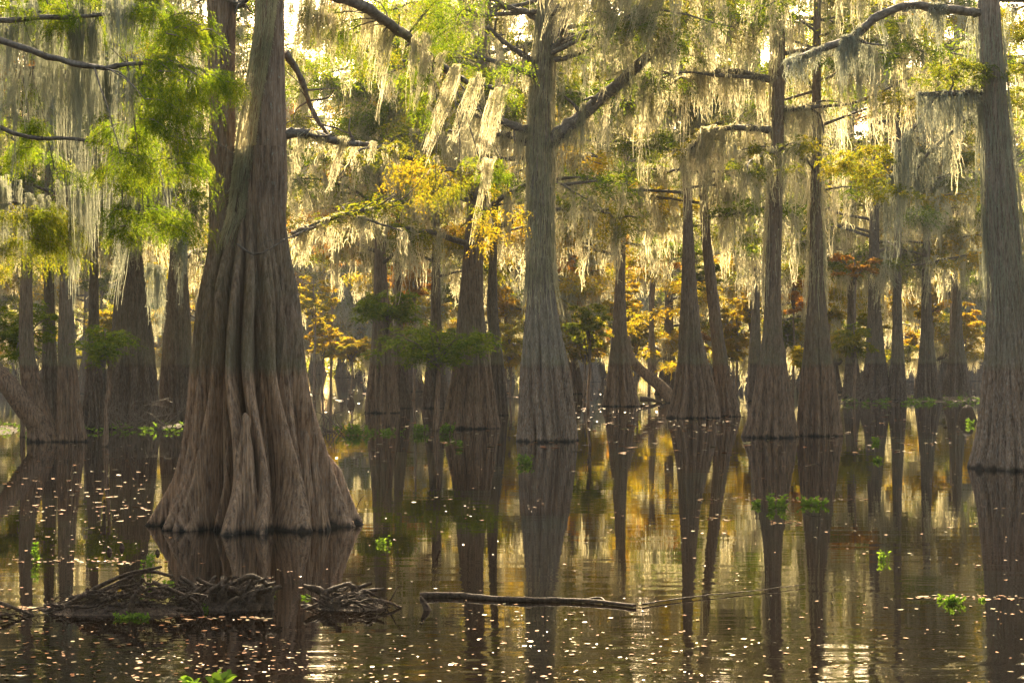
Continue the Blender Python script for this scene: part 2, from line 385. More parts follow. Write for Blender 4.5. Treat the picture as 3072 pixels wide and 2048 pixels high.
# ------------------------------------------------------------------ trees
class Tree:
    def __init__(s, name, label, loc, group=None, cat='tree', s_=None, barkm=BARK, mossm=MOSS, leafm=OLIVE):
        s.root = thing(name, loc, label, cat, group); s.loc = np.array(loc, float)
        s.s = s_ if s_ else S(loc[1]); s.bark = barkm; s.mossm = mossm; s.leafm = leafm
        s.tr, s.br, s.mo = Geo(), Geo(), Geo(); s.lv = {}
        s.limbs = []
    def L(s, m=None): return s.lv.setdefault(m or s.leafm, Geo())
    def limb(s, pts, r0, r1, n=22):
        pts = [np.asarray(p, float) for p in pts]; Ln = np.linalg.norm(pts[-1]-pts[0])
        for i in range(1, len(pts)-1): pts[i] = pts[i]+R.normal(size=3)*Ln*.010
        g = Geo(); path = tube(g, pts, r0, r1, n, 10, .16); s.limbs.append(g)
        for _ in range(7):      # broken stubs and fine twigs
            i = int(R.integers(n//4, n-1)); d = unit(R.normal(size=3)*[1, 1, .7]+[0, 0, .35]); l = (.12+.5*R.random()**2)*max(.5, s.s/.014)**.5
            tube(s.br, [path[i], path[i]+d*l*.5+R.normal(size=3)*l*.08, path[i]+d*l+R.normal(size=3)*l*.15], r1*.8, r1*.25, 7, 5)
        return path
    def done(s):
        s.tr.build('trunk', s.bark, s.root)
        for g in s.limbs: g.build('limb', LIMB, s.root)
        s.br.build('branchwork', LIMB, s.root)
        for m, g in s.lv.items(): g.build('crown', m, s.root, False)
        s.mo.build('hanging_moss', s.mossm, s.root, False)
        return s.root
    def drapes(s, path, n, L, W, slant=(0, 0), dens=1., jit=.0, curl=1., s2=1.):
        for _ in range(n):
            u = R.random()*(len(path)-1); i = int(u); p = path[i]+(path[min(i+1, len(path)-1)]-path[i])*(u-i)
            p = p+R.normal(size=3)*jit*np.array([1, 1, .3])
            moss(s.mo, p, L*(.45+.8*R.random()), W*(.6+.8*R.random()), s.s*s2, slant, dens, curl)
    def crown(s, axis, z0, z1, rad, nl, mossn=3, mossL=1.4, leafn=5, leafr=.6, lm=None, mats=None, ln=14, sub=3, droop=.5, rise=.15, s2=1., az=None, mW=.35):
        """random limbs round the stem between z0 and z1"""
        if 25 < s.loc[1] < 80: zo = z1; z1 = max(z0+2.5, min(z1, 2.3+.235*s.loc[1])); nl = max(3, int(nl*min(1, (z1-z0)/(zo-z0))))
        for k in range(nl):
            z = z0+(z1-z0)*((k+R.random())/nl)
            cx, cy, r = axis(z)
            a = R.random()*TAU if az is None else az+R.normal()*.9
            Lr = rad*(.55+.6*R.random())*(1-.45*((z-z0)/(z1-z0))**1.5)
            d = np.array([math.cos(a), math.sin(a), 0])
            tz = rise*Lr*(.3+R.random())
            p0 = np.array([cx, cy, z])
            p1 = p0+d*Lr*.4+[0, 0, tz*.7]+R.normal(size=3)*Lr*.04
            p2 = p0+d*Lr*.75+[0, 0, tz]+R.normal(size=3)*Lr*.06
            p3 = p0+d*Lr+[0, 0, tz-Lr*.12]+R.normal(size=3)*Lr*.05
            path = tube(s.br, [p0, p1, p2, p3], max(.035, r*.32), .012, 12, 6)
            s.drapes(path[2:], max(1, int(mossn*Lr/3)), mossL, mW, (0, 0), 1., .1, 1., s2)
            m = lm if mats is None else mats[R.integers(len(mats))]
            cs = [path[R.integers(5, 12)]+R.normal(size=3)*[.25, .25, .12] for _ in range(leafn)]
            for _ in range(sub):
                i = R.integers(3, 11); e = path[i]
                a2 = a+R.choice([-1, 1])*(.5+.7*R.random()); l2 = Lr*(.2+.25*R.random())
                q1 = e+np.array([math.cos(a2), math.sin(a2), .1])*l2*.6; q2 = q1+np.array([math.cos(a2), math.sin(a2), -.2])*l2*.5
                pth = tube(s.br, [e, q1, q2], .02+.1*r, .008, 6, 5)
                s.drapes(pth, max(1, mossn//3), mossL*.8, mW*.8, (0, 0), 1., .05, 1., s2)
                for _ in range(2): cs.append(pth[R.integers(2, 6)]+R.normal(size=3)*[.2, .2, .1])
            cs = np.array(cs)
            leaves(s.L(m), cs, leafr*(.6+.7*R.random(len(cs))), s.s*s2, ln, droop)

def hero(name, label, yb, rows, **k):
    """tree whose trunk outline is given in display pixels (y, left, right); yb = waterline row"""
    tk = {a: k.pop(a) for a in list(k) if a in ('n1', 'n2', 'a1', 'a2', 'zneck', 'nth', 'nz', 'upper', 'flare')}
    seed = k.pop('seed', 1); topz = k.pop('topz', 17.)
    Yf = depth(yb); rb = (rows[0][2]-rows[0][1])/2*M(Yf); Y = Yf+.8*rb
    rr = rows_px(rows, Y); rr = rr[np.argsort(rr[:, 0])]
    if Y < 80: topz = min(topz, 3.6+.235*Y)
    b = rr[0].copy(); b[0] = -.35; b[2] = rr[0][2]*1.12
    rr[0][0] = max(.0, min(rr[0][0], .05))
    t = rr[-1]; sl = (rr[-1]-rr[-2])/(rr[-1][0]-rr[-2][0])
    ext = []
    for z in (t[0]+2, topz) if topz > t[0]+2.5 else ():
        ext.append([z, t[1]+np.clip(sl[1], -.12, .12)*(z-t[0])*.6, max(.05, t[2]*(1-(z-t[0])/(topz-t[0]+.01)*.8))])
    rr = np.vstack([b, rr]+([np.array(ext)] if ext else []))
    T = Tree(name, label, (rr[1][1], Y, 0), **k)
    T.Y = Y
    T.axis = fluted(T.tr, Y, rr, seed=seed, **tk)
    T.p = lambda x, y, dy=0.: P(x, y, Y+dy)
    return T

# ---- the big double-stemmed cypress in front
Ym = depth(1222)+1.1
def big_tree():
    T = Tree('bald_cypress', 'huge double-stemmed cypress with broad fluted buttresses', (P(575, 1215, Ym)[0], Ym, 0), s_=S(Ym), barkm=BARKM)
    T.Y = Ym; T.p = lambda x, y, dy=0.: P(x, y, Ym+dy)
    rows = rows_px([(1222, 300, 840), (1180, 326, 816), (1100, 376, 786), (1000, 402, 757), (850, 422, 722), (700, 441, 700), (600, 455, 684), (500, 468, 668), (400, 476, 662), (330, 480, 660)], Ym)
    rows = rows[np.argsort(rows[:, 0])]; rows = np.vstack([[-.35, rows[0, 1], rows[0, 2]*1.1], rows])
    q = np.random.default_rng(5)
    nth, nz = 900, 560
    z = np.linspace(-.35, P(0, 340, Ym)[2], nz)
    cx, rad = np.interp(z, rows[:, 0], rows[:, 1]), np.interp(z, rows[:, 0], rows[:, 2])
    kk = np.hanning(41); kk /= kk.sum()
    cx = np.convolve(np.pad(cx, 20, 'reflect', reflect_type='odd'), kk, 'valid'); rad = np.convolve(np.pad(rad, 20, 'reflect', reflect_type='odd'), kk, 'valid')
    th = np.linspace(0, TAU, nth, endpoint=False)[None]; Z = z[:, None]
    def warp(a, kmax, tw=.5):
        o = np.zeros((nz, nth))
        for k in range(1, kmax): o += a/k*np.sin(k*th+q.random()*TAU+(q.random()-.5)*Z*tw)
        return o
    f = np.clip(1-Z/3.9, 0, 1)
    l1 = ribs(q, th, Z, 27, 1, .05, .45, 3.4)
    l2 = np.abs(np.sin(29*(th+warp(.12, 8, .5))/2+.2*np.sin(Z*.9+2)))**.65
    l3 = np.abs(np.sin(75*(th+warp(.05, 14, .8))/2))**.8
    sel = .55+.45*np.sin(2*th+1+warp(.5, 5))*np.sin(3*th+Z*.3)
    A1 = .55*f**.5+.13; A2 = (.05+.06*f)*sel
    r = rad[:, None]*(1.04+.09*f-A1*(1-l1)-A2*(1-l2)-.012*(1-l3))
    r *= 1+.05*f*warp(1., 6, .4)
    # the two stems part above z 3: section becomes two lobes
    zc = P(0, 500, Ym)[2]
    w = np.clip((Z-2.6)/(zc+.5-2.6), 0, 1); w = w*w*(3-2*w)
    c1, r1 = np.interp(z, [2.5, 4, 7], [-.20, -.27, -.30])[:, None], .235
    c2, r2 = np.interp(z, [2.5, 4, 7], [.20, .21, .24])[:, None], .29
    def circ(c, rr, cy=0):
        b = c*np.cos(th)+cy*np.sin(th); disc = b*b-(c*c+cy*cy-rr*rr)
        return np.where(disc > 0, b+np.sqrt(np.maximum(disc, 0)), .03)
    two = np.maximum(circ(c1, r1, .03), circ(c2, r2, -.03))*(1.02-.14*(1-l1)-.05*(1-l2)-.03*(1-l3))
    r = r*(1-w)+two*w
    r *= 1+.004*q.normal(size=r.shape)
    x = cx[:, None]+r*np.cos(th); y = Ym+r*np.sin(th)
    v = np.stack([x, y, np.broadcast_to(Z, x.shape)], -1)
    i = np.arange(nz*nth).reshape(nz, nth); j = np.roll(i, -1, 1)
    T.tr.add(v, np.stack([i[:-1], j[:-1], j[1:], i[1:]], -1).reshape(-1, 4))
    # stems
    st1 = rows_px([(560, 490, 535), (430, 480, 545), (300, 479, 544), (150, 474, 542), (0, 472, 546), (-300, 470, 535), (-1000, 440, 490)], Ym+.03)
    st2 = rows_px([(620, 590, 640), (450, 572, 664), (300, 566, 661), (200, 572, 659), (100, 578, 657), (0, 582, 656), (-300, 600, 662), (-1000, 640, 680)], Ym-.03)
    T.ax1 = fluted(T.tr, Ym+.03, st1, 200, 420, 7, 21, .10, .10, 6, 3)
    T.ax2 = fluted(T.tr, Ym-.03, st2, 240, 420, 8, 23, .12, .10, 6, 9)
    # moss down the groove between the stems
    def groove(z):
        z = np.asarray(z, float)
        yy = HY-(z-H)/M(Ym)
        px = np.interp(yy, [-50, 100, 200, 300, 400, 500, 560], [618, 600, 583, 566, 553, 540, 520])
        return (px*K-512)/F*(Ym-.33), np.full_like(z, Ym-.22), np.full_like(z, .09)
    trunk_moss(T.mo, groove, P(0, 500, Ym)[2], P(0, -40, Ym)[2], T.s*.8, 1500, .5)
    trunk_moss(T.mo, T.ax1, 3.6, 4.4, T.s*.8, 160, .4, -1.2, .7)
    # limbs
    l1 = T.limb([T.p(650, 306), T.p(700, 308, .1), T.p(770, 322, .4), T.p(845, 332, .8)], .07, .03)
    T.limb([T.p(655, 120, .2), T.p(690, 180, .5), T.p(725, 260, .8), T.p(780, 350, 1.)], .045, .02)
    l2 = T.limb([T.p(672, 540, .1), T.p(710, 522, .1), T.p(790, 492, .3), T.p(860, 478, .6), T.p(900, 462, 1)], .045, .014)
    l2b = T.limb([T.p(800, 490, .3), T.p(850, 505, .3), T.p(925, 530, .5)], .02, .008)
    l3 = T.limb([T.p(640, -160, 0), T.p(740, -40, .6), T.p(830, 25, 1.2), T.p(930, 85, 2), T.p(1060, 165, 3), T.p(1130, 200, 3.6)], .10, .03, 30)
    T.limb([T.p(545, 560, -.4), T.p(590, 580, -.62), T.p(660, 548, -.45), T.p(720, 520, -.2)], .012, .006)
    T.limb([T.p(541, 8, 0), T.p(552, 12, -.1), T.p(566, -5, -.1), T.p(590, -40)], .045, .03)
    T.drapes(l1, 6, .8, .3, (-.2, 0)); T.drapes(l2, 12, .5, .2, (-.1, 0)); T.drapes(l2b, 5, .4, .12)
    for _ in range(5):
        a = l2[R.integers(8, 20)]; b = a+np.array([.15+.5*R.random(), R.normal()*.3, .12+.3*R.random()])
        tube(T.br, [a, (a+b)/2+R.normal(size=3)*.05, b], .012, .004, 8, 5)
    leaves(T.L(OLIVE), l2[8:], .3, T.s, 10, .4)
    T.l3 = l3
    return T
B = big_tree()
knees = []
def knee(T, x, yt, yb, w, dy, seed=0, lean=0):
    Y = T.Y+dy; g = Geo()
    zt = P(0, yt, Y)[2]; zb = P(0, yb, Y)[2]
    c = P(x, 0, Y)[0]; r = w/2*M(Y); hh = zt-zb
    rows = np.array([[-.2, c-lean, r*1.25], [0, c-lean, r*1.1], [hh*.15, c-lean*.8, r*.85], [hh*.4, c-lean*.4, r*.62], [hh*.7, c, r*.42], [hh*.86, c, r*.24], [hh*.92, c+.01, r*.30], [hh*.985, c, r*.22], [hh, c, r*.05]])
    fluted(g, Y, rows, 90, 120, 5, 13, .35, .14, hh*1.3, seed, upper=.6)
    g.build('knee', BARKM, T.root)
knee(B, 563, 942, 1215, 96, -1.0, 4, .02)
knee(B, 704, 975, 1200, 44, -.72, 7, -.05)
knee(B, 722, 978, 1200, 44, -.66, 9, -.10)
knee(B, 735, 1080, 1205, 34, -.85, 5, -.04)
# drapes and foliage hung from the big tree's reaching limb
for x, y, L, W, sl in [(905, 70, 1.35, .26, -.16), (1050, 165, 1.35, .26, -.36), (1145, 215, 1.3, .22, -.20), (1120, 380, 1.2, .22, -.15),
                       (960, 90, 1.1, .35, -.1), (830, 20, 1.0, .4, -.1), (780, -20, .8, .4, -.1), (720, -10, 1.0, .5, -.1), (690, 20, .9, .4, -.1), (750, 40, .8, .4, 0), (1000, 130, .8, .3, -.3), (1090, 180, .9, .25, -.3), (870, 40, .9, .3, -.1)]:
    moss(B.mo, B.p(x, y, 1.8), L, W, B.s*.8, (sl, 0), 1.5, 1.2, taper=.5)
for x, y, r_, m in [(960, 190, .3, GREEN), (1140, 170, .28, GREEN), (955, 240, .2, GREEN), (1050, 60, .35, GREEN), (985, 90, .3, GREEN), (1130, 500, .3, GOLD), (1000, 410, .35, OLIVE), (940, 400, .3, GOLD), (1060, 440, .25, OLIVE), (700, 50, .35, OLIVE), (760, 30, .35, GREEN), (720, 110, .3, OLIVE), (790, 90, .3, GREEN), (690, -10, .4, GREEN), (740, 70, .3, GREEN), (830, -10, .4, GREEN), (900, 10, .35, GREEN), (980, 20, .4, OLIVE), (1080, 10, .4, GREEN), (1020, -20, .4, GREEN), (860, 120, .3, OLIVE), (1150, 360, .22, GREEN)]:
    c = np.array([B.p(x, y, 2.)]*7)+R.normal(size=(7, 3))*r_*.6
    leaves(B.L(m), c, r_*.8, B.s*.9, 12, 1.0)
    e = B.l3[np.argmin(np.linalg.norm(B.l3-B.p(x, y, 2.), axis=1))]; tube(B.br, [e, e*.5+B.p(x, y, 2.)*.5+[.06, 0, .08], B.p(x, y, 2.)], .012, .005, 9, 5)
B.crown(B.ax2, 7.4, 9.5, 2.5, 3, 2, 1.2, 4, .5, mats=[GREEN, OLIVE], ln=10)
B.done()

# ---- named trees of the middle distance
T2 = hero('bald_cypress', 'tall moss-wrapped cypress in the middle with a thick bare limb rising to the right', 1014,
          [(1014, 1180, 1339), (930, 1187, 1328), (830, 1193, 1312), (720, 1202, 1290), (640, 1212, 1274), (500, 1214, 1268), (400, 1213, 1270), (320, 1214, 1270), (230, 1218, 1268), (100, 1230, 1275), (0, 1240, 1275)], seed=3, nth=360, nz=400, n1=8, n2=24, a1=.24, a2=.13, zneck=5, topz=17.5, barkm=BARKG)
trunk_moss(T2.mo, T2.axis, 4.2, 11.5, T2.s*.8, 1700, 1.2, None)
lr = T2.limb([T2.p(1262, 330), T2.p(1290, 300, -.1), T2.p(1340, 255, -.3), T2.p(1430, 180, -.5), T2.p(1520, 90, -.8), T2.p(1580, 30, -1)], .2, .09, 26)
ll = T2.limb([T2.p(1215, 300), T2.p(1170, 285, -.2), T2.p(1110, 268, -.4), T2.p(1060, 255, -.6)], .12, .04)
l4 = T2.limb([T2.p(1215, 326), T2.p(1165, 312, .2), T2.p(1100, 305, .4), T2.p(1030, 300, .6)], .1, .03)
l5 = T2.limb([T2.p(1255, 130), T2.p(1290, 90, -.4), T2.p(1300, 30, -1.), T2.p(1340, -40, -2), T2.p(1520, -70, -3.5), T2.p(1620, -80, -4)], .13, .05, 26)
l6 = T2.limb([T2.p(1238, 150), T2.p(1190, 120, -.3), T2.p(1150, 90, -.6), T2.p(1120, 60, -.8)], .08, .04)
T2.limb([T2.p(1245, 60), T2.p(1215, 30, .1), T2.p(1160, 12, -.3), T2.p(1080, -40, -.5)], .09, .05)
T2.drapes(lr[5:], 22, 1.3, .35); T2.drapes(ll, 12, 1.2, .35, (-.1, 0)); T2.drapes(l4, 12, 1.0, .35, (-.1, 0)); T2.drapes(l6, 5, .9, .3)
for x in range(1305, 1560, 16):
    moss(T2.mo, T2.p(x, -75+R.normal()*8, -3), 1.5+.9*R.random(), .4, T2.s*.8, (-.34, 0), 1.3, 1.1)
T2.crown(T2.axis, 9.0, 16.5, 5.5, 44, 3, 1.8, 6, .8, mats=[GREEN, OLIVE, GREEN], ln=15)
T2.done()

T3 = hero('bald_cypress', 'dark broad-footed cypress left of the moss-wrapped middle tree, green sprays across its base', 984,
          [(984, 1006, 1148), (930, 1020, 1140), (830, 1040, 1125), (720, 1048, 1113), (600, 1060, 1112), (400, 1078, 1122), (200, 1090, 1125), (0, 1100, 1130)], seed=5, nth=300, nz=300, a1=.22, a2=.12, zneck=5, topz=17.5, barkm=BARK)
T3.crown(T3.axis, 5.2, 16.5, 5.5, 30, 4, 1.8, 5, .65, mats=[GREEN, OLIVE, GOLD, OLIVE], ln=13)
T3.crown(T3.axis, 8.5, 16.3, 5.5, 11, 5, 2.0, 6, .85, mats=[GREEN, OLIVE], ln=15); T3.done()
T3b = hero('bald_cypress', 'slim cypress close behind the right side of the dark broad-footed one', 953,
           [(953, 1118, 1168), (830, 1125, 1158), (720, 1115, 1145), (600, 1122, 1142), (300, 1135, 1152), (0, 1140, 1155)], seed=6, nth=160, nz=160, topz=17.5, barkm=BARKD)
T3b.crown(T3b.axis, 6, 16.5, 4.5, 18, 4, 1.8, 4, .7, mats=[GOLD, OLIVE], ln=10)
T3b.crown(T3b.axis, 8.5, 16.3, 5.5, 11, 5, 2.0, 6, .85, mats=[OLIVE], ln=15); T3b.done()
T4 = hero('bald_cypress', 'dark cypress with a wide double foot just right of the huge front tree', 948,
          [(948, 832, 924), (900, 837, 918), (830, 846, 908), (720, 854, 898), (600, 858, 888), (400, 866, 890), (0, 875, 893)], seed=7, nth=240, nz=240, n1=8, topz=17.5, barkm=BARK)
T4.crown(T4.axis, 5.5, 16.5, 5.5, 26, 4, 2., 4, .75, mats=[OLIVE, OLIVE, GREEN, RUST], ln=12)
T4.crown(T4.axis, 8.5, 16.3, 5.5, 11, 5, 2.0, 6, .85, mats=[OLIVE, GREEN], ln=15); T4.done()
T4b = hero('bald_cypress', 'narrow cypress leaning against the right of the wide double foot', 937,
           [(937, 908, 948), (830, 905, 936), (720, 904, 925), (500, 908, 924), (0, 915, 926)], seed=17, nth=140, nz=140, topz=17.5, barkm=BARKD)
T4b.crown(T4b.axis, 6, 16.5, 4, 16, 4, 1.8, 4, .7, mats=[RUST, OLIVE], ln=10); T4b.crown(T4b.axis, 8.5, 16.3, 5.5, 11, 5, 2.0, 6, .85, mats=[OLIVE], ln=15); T4b.done()
T5 = hero('bald_cypress', 'small conical cypress standing between two darker broad ones, left of centre', 937,
          [(937, 967, 1032), (880, 974, 1026), (830, 980, 1021), (720, 988, 1014), (500, 992, 1010), (0, 996, 1008)], seed=8, nth=200, nz=200, topz=17.5, barkm=BARKD)
T5.crown(T5.axis, 5.5, 16.5, 5, 22, 4, 2., 4, .8, mats=[RUST, OLIVE, GOLD], ln=10); T5.crown(T5.axis, 8.5, 16.3, 5.5, 11, 5, 2.0, 6, .85, mats=[OLIVE, GOLD], ln=15); T5.done()
T6 = hero('bald_cypress', 'slender cypress with a cone-shaped foot and a forked top against the bright sky gap', 933,
          [(933, 1377, 1467), (880, 1388, 1456), (830, 1395, 1448), (760, 1404, 1442), (650, 1411, 1437), (450, 1421, 1441), (310, 1425, 1448), (200, 1432, 1448), (0, 1440, 1452)], seed=9, nth=220, nz=260, topz=17.5, barkm=BARK)
T6.limb([T6.p(1437, 312), T6.p(1455, 285), T6.p(1480, 255), T6.p(1500, 240)], .18, .08)
T6.limb([T6.p(1437, 305), T6.p(1425, 285), T6.p(1412, 268)], .12, .05)
T6.crown(T6.axis, 6.5, 10.5, 5, 14, 5, 2.0, 5, .8, mats=[OLIVE, GOLD, GREEN], ln=12)
T6.crown(T6.axis, 13, 16.5, 4, 5, 5, 2.0, 4, .8, mats=[OLIVE], ln=10); T6.crown(T6.axis, 8.5, 16.3, 5.5, 11, 5, 2.0, 6, .85, mats=[GREEN, OLIVE], ln=15); T6.done()
T7 = hero('bald_cypress', 'cypress with a broad right-spreading foot and a long reddish stem, right of centre', 960,
          [(960, 1523, 1660), (900, 1540, 1648), (830, 1552, 1628), (760, 1556, 1616), (680, 1562, 1604), (500, 1568, 1592), (350, 1566, 1588), (0, 1556, 1578)], seed=10, nth=280, nz=300, topz=17.5, barkm=BARK)
T7.crown(T7.axis, 7.5, 16.5, 5.5, 22, 5, 2.2, 4, .75, mats=[OLIVE, GREEN, GREEN], ln=12); T7.crown(T7.axis, 8.5, 16.3, 5.5, 11, 5, 2.0, 6, .85, mats=[GREEN, GREEN, OLIVE], ln=15); T7.done()
T8 = hero('bald_cypress', 'left-leaning narrow cypress pressed behind the broad right-spreading one', 956,
          [(956, 1630, 1702), (900, 1636, 1688), (830, 1636, 1674), (700, 1624, 1655), (550, 1610, 1634), (400, 1603, 1624), (0, 1596, 1612)], seed=12, nth=220, nz=240, topz=17.5, barkm=BARK)
T8.crown(T8.axis, 7, 16.5, 5, 18, 5, 2.2, 4, .75, mats=[OLIVE, GOLD, GREEN], ln=12); T8.crown(T8.axis, 8.5, 16.3, 5.5, 11, 5, 2.0, 6, .85, mats=[OLIVE, GREEN], ln=15); T8.done()
T9 = hero('bald_cypress', 'straight red-brown cypress with a wide ribbed foot and moss-hung limbs to both sides', 1005,
          [(1005, 1702, 1842), (950, 1722, 1830), (880, 1735, 1816), (800, 1745, 1804), (700, 1753, 1796), (600, 1756, 1796), (450, 1764, 1800), (300, 1768, 1802), (100, 1772, 1806), (0, 1775, 1804)], seed=14, nth=320, nz=400, n1=8, n2=24, a1=.26, topz=17.5, barkm=BARK)
a = T9.limb([T9.p(1775, 186), T9.p(1735, 178), T9.p(1690, 162, .2), T9.p(1640, 165, .3), T9.p(1560, 185, .4), T9.p(1490, 220, .5)], .1, .03)
b = T9.limb([T9.p(1775, 298), T9.p(1720, 294), T9.p(1650, 296, .2), T9.p(1610, 312, .4), T9.p(1585, 350, .5)], .1, .03)
c = T9.limb([T9.p(1795, 252), T9.p(1830, 248, -.1), T9.p(1885, 243, -.2)], .1, .05)
d = T9.limb([T9.p(1770, 45), T9.p(1720, 42), T9.p(1660, 60), T9.p(1600, 80)], .08, .03)
T9.drapes(a, 26, 1.2, .3); T9.drapes(b, 26, 1.3, .3); T9.drapes(c, 12, 1.3, .35); T9.drapes(d, 18, 1.4, .3)
trunk_moss(T9.mo, T9.axis, 4., 11, T9.s*.7, 350, .8, math.pi, .6)
T9.crown(T9.axis, 11, 16.5, 5, 14, 3, 1.8, 4, .7, mats=[OLIVE, GREEN], ln=14); T9.crown(T9.axis, 8.5, 16.3, 5.5, 11, 5, 2.0, 6, .85, mats=[GREEN, OLIVE], ln=15); T9.done()
T10 = hero('bald_cypress', 'ribbed cypress touching the right side of the straight red-brown one, pale lichen at its neck', 1001,
           [(1001, 1826, 1943), (950, 1833, 1932), (880, 1840, 1922), (800, 1846, 1912), (700, 1852, 1900), (600, 1858, 1893), (450, 1860, 1888), (0, 1868, 1886)], seed=15, nth=320, nz=360, n1=8, n2=22, a1=.24, topz=17.5, barkm=BARK)
T10.crown(T10.axis, 6.5, 16.5, 4.5, 18, 5, 1.8, 4, .6, mats=[OLIVE, GREEN, OLIVE], ln=14)
trunk_moss(T10.mo, T10.axis, 4., 9, T10.s*.8, 500, .8, None); T10.crown(T10.axis, 8.5, 16.3, 5.5, 11, 5, 2.0, 6, .85, mats=[GREEN], ln=15); T10.done()
T11 = hero('bald_cypress', 'large pale grey cypress at the right edge with shaggy streaked bark', 1080,
           [(1080, 2216, 2450), (1000, 2238, 2425), (920, 2250, 2405), (850, 2257, 2390), (700, 2264, 2368), (600, 2264, 2352), (400, 2258, 2334), (300, 2255, 2322), (150, 2249, 2308), (0, 2244, 2298)], seed=21, nth=480, nz=520, n1=10, n2=30, a1=.14, a2=.12, zneck=4, topz=17.5, barkm=BARKG, mossm=MOSSG)
a = T11.limb([T11.p(2262, 30), T11.p(2225, 24, -.1), T11.p(2160, 12, -.2), T11.p(2080, 12, -.3), T11.p(2010, 45, -.3), T11.p(1950, 88, -.2), T11.p(1880, 115, .2), T11.p(1808, 142, .8)], .085, .06, 34)
b = T11.limb([T11.p(2265, 212), T11.p(2200, 214, -.2), T11.p(2150, 218, -.3), T11.p(2108, 213, -.4)], .06, .03)
c = T11.limb([T11.p(2262, 225), T11.p(2230, 262, .3), T11.p(2190, 300, .5), T11.p(2140, 345, .6), T11.p(2100, 395, .6), T11.p(2040, 470, .7)], .05, .015)
d = T11.limb([T11.p(2150, 218, -.3), T11.p(2100, 290, .1), T11.p(2070, 350, .2), T11.p(2050, 420, .3)], .035, .014)
e = T11.limb([T11.p(1955, 85, -.2), T11.p(1990, 100, -.3), T11.p(2040, 104, -.4)], .03, .012)
T11.drapes(a[8:], 26, .8, .3); T11.drapes(b, 12, 1.0, .3); T11.drapes(c, 16, 1.0, .25); T11.drapes(d, 12, 1.3, .22)
for x, y, L_, W_ in [(2065, 330, 2.2, .22), (2090, 300, 2.4, .2), (2045, 470, 1.5, .25), (2160, 230, 1.6, .25), (2240, 60, 1.8, .3), (2252, 250, 2.2, .3), (2262, 500, 1.6, .25), (1950, 110, .9, .6), (1990, 105, .8, .5), (2200, 240, 1.4, .3), (2320, 20, 1.0, .3), (2275, 0, 1.2, .25)]:
    moss(T11.mo, T11.p(x, y, -.3+R.random()*.4), L_, W_, T11.s*.8, (0, 0), 1.2)
trunk_moss(T11.mo, T11.axis, 3.2, 8.5, T11.s*.7, 1100, .7, None)
for x, y, r_ in [(2200, 165, .35), (2160, 170, .35), (2320, 160, .4), (2340, 220, .4), (2345, 60, .45), (2360, 20, .5), (2330, 100, .4), (2240, 150, .3), (1920, 370, .4), (1980, 380, .4), (2000, 350, .3), (2030, 430, .4)]:
    cc = np.array([T11.p(x, y, 1.0 if x > 2250 else -.2)]*8)+R.normal(size=(8, 3))*r_*[.7, .7, .3]
    leaves(T11.L(OLIVE), cc, r_*.7, T11.s*.9, 12, .5)
T11.crown(T11.axis, 8.6, 16.5, 4.5, 18, 4, 1.6, 4, .6, mats=[OLIVE, GREEN], ln=14); T11.done()

small = [
 ('dark split-footed cypress at the left end of the muddy bank on the right', 920, [(920, 1958, 2055), (850, 1985, 2040), (700, 1992, 2024), (400, 1998, 2018), (0, 2000, 2015)]),
 ('dark narrow cypress pressed against the right of the split-footed one on the bank', 920, [(920, 2030, 2084), (830, 2045, 2078), (700, 2050, 2072), (300, 2055, 2070), (0, 2058, 2070)]),
 ('dark cone-footed cypress standing alone in the middle of the muddy bank', 918, [(918, 2093, 2165), (860, 2104, 2153), (760, 2113, 2143), (600, 2118, 2138), (0, 2120, 2134)]),
 ('cone-footed cypress at the right of the bank, just left of the pale grey tree', 912, [(912, 2162, 2233), (850, 2172, 2222), (750, 2184, 2212), (600, 2188, 2206), (0, 2190, 2203)]),
 ('thin dark cypress half hidden behind the straight red-brown one', 922, [(922, 1716, 1762), (830, 1722, 1752), (700, 1724, 1746), (400, 1732, 1748), (0, 1735, 1748)]),
 ('thin shaded cypress in the gap behind the ribbed one with lichen', 912, [(912, 1935, 1985), (830, 1942, 1972), (700, 1946, 1964), (0, 1950, 1962)]),
]
for i, (lab, yb, rows) in enumerate(small):
    t = hero('bald_cypress', lab, yb, rows, seed=30+i, nth=150, nz=150, topz=24, barkm=BARKD, leafm=OLIVE)
    t.crown(t.axis, 6.0, 23, 5.5, 28, 5, 2.4, 4, .9, mats=[OLIVE, GREEN, GOLD] if i % 2 else [OLIVE, OLIVE, GREEN], ln=9)
    t.done()
# left group
L1 = hero('bald_cypress', 'crooked cypress on the left whose thick limb bends away down to the left', 1014,
          [(1014, 62, 150), (960, 60, 120), (900, 50, 100), (830, 45, 82), (760, 42, 78), (650, 45, 75), (560, 50, 76), (300, 60, 80), (0, 60, 80)], seed=41, nth=220, nz=260, a1=.15, topz=14, barkm=BARK)
tube(L1.tr, [L1.p(112, 1000), L1.p(66, 945, -.2), L1.p(20, 885, -.3), L1.p(-40, 820, -.2), L1.p(-100, 740)], .30, .19, 40, 20, .04)
L1.crown(L1.axis, 5.5, 13, 4.5, 20, 5, 1.6, 4, .6, mats=[RUST, OLIVE, GREEN], ln=14); L1.done()
L2 = hero('bald_cypress', 'straight cypress beside the crooked one on the left, pale above the waterline mark', 1014,
          [(1014, 124, 202), (950, 130, 188), (880, 132, 180), (800, 132, 174), (700, 134, 170), (600, 138, 168), (300, 145, 168), (0, 150, 168)], seed=42, nth=260, nz=280, a1=.2, topz=17.5, barkm=BARK, mossm=MOSSG)
L2.crown(L2.axis, 5.0, 14, 4, 24, 6, 1.7, 4, .6, mats=[OLIVE, GREEN], ln=14)
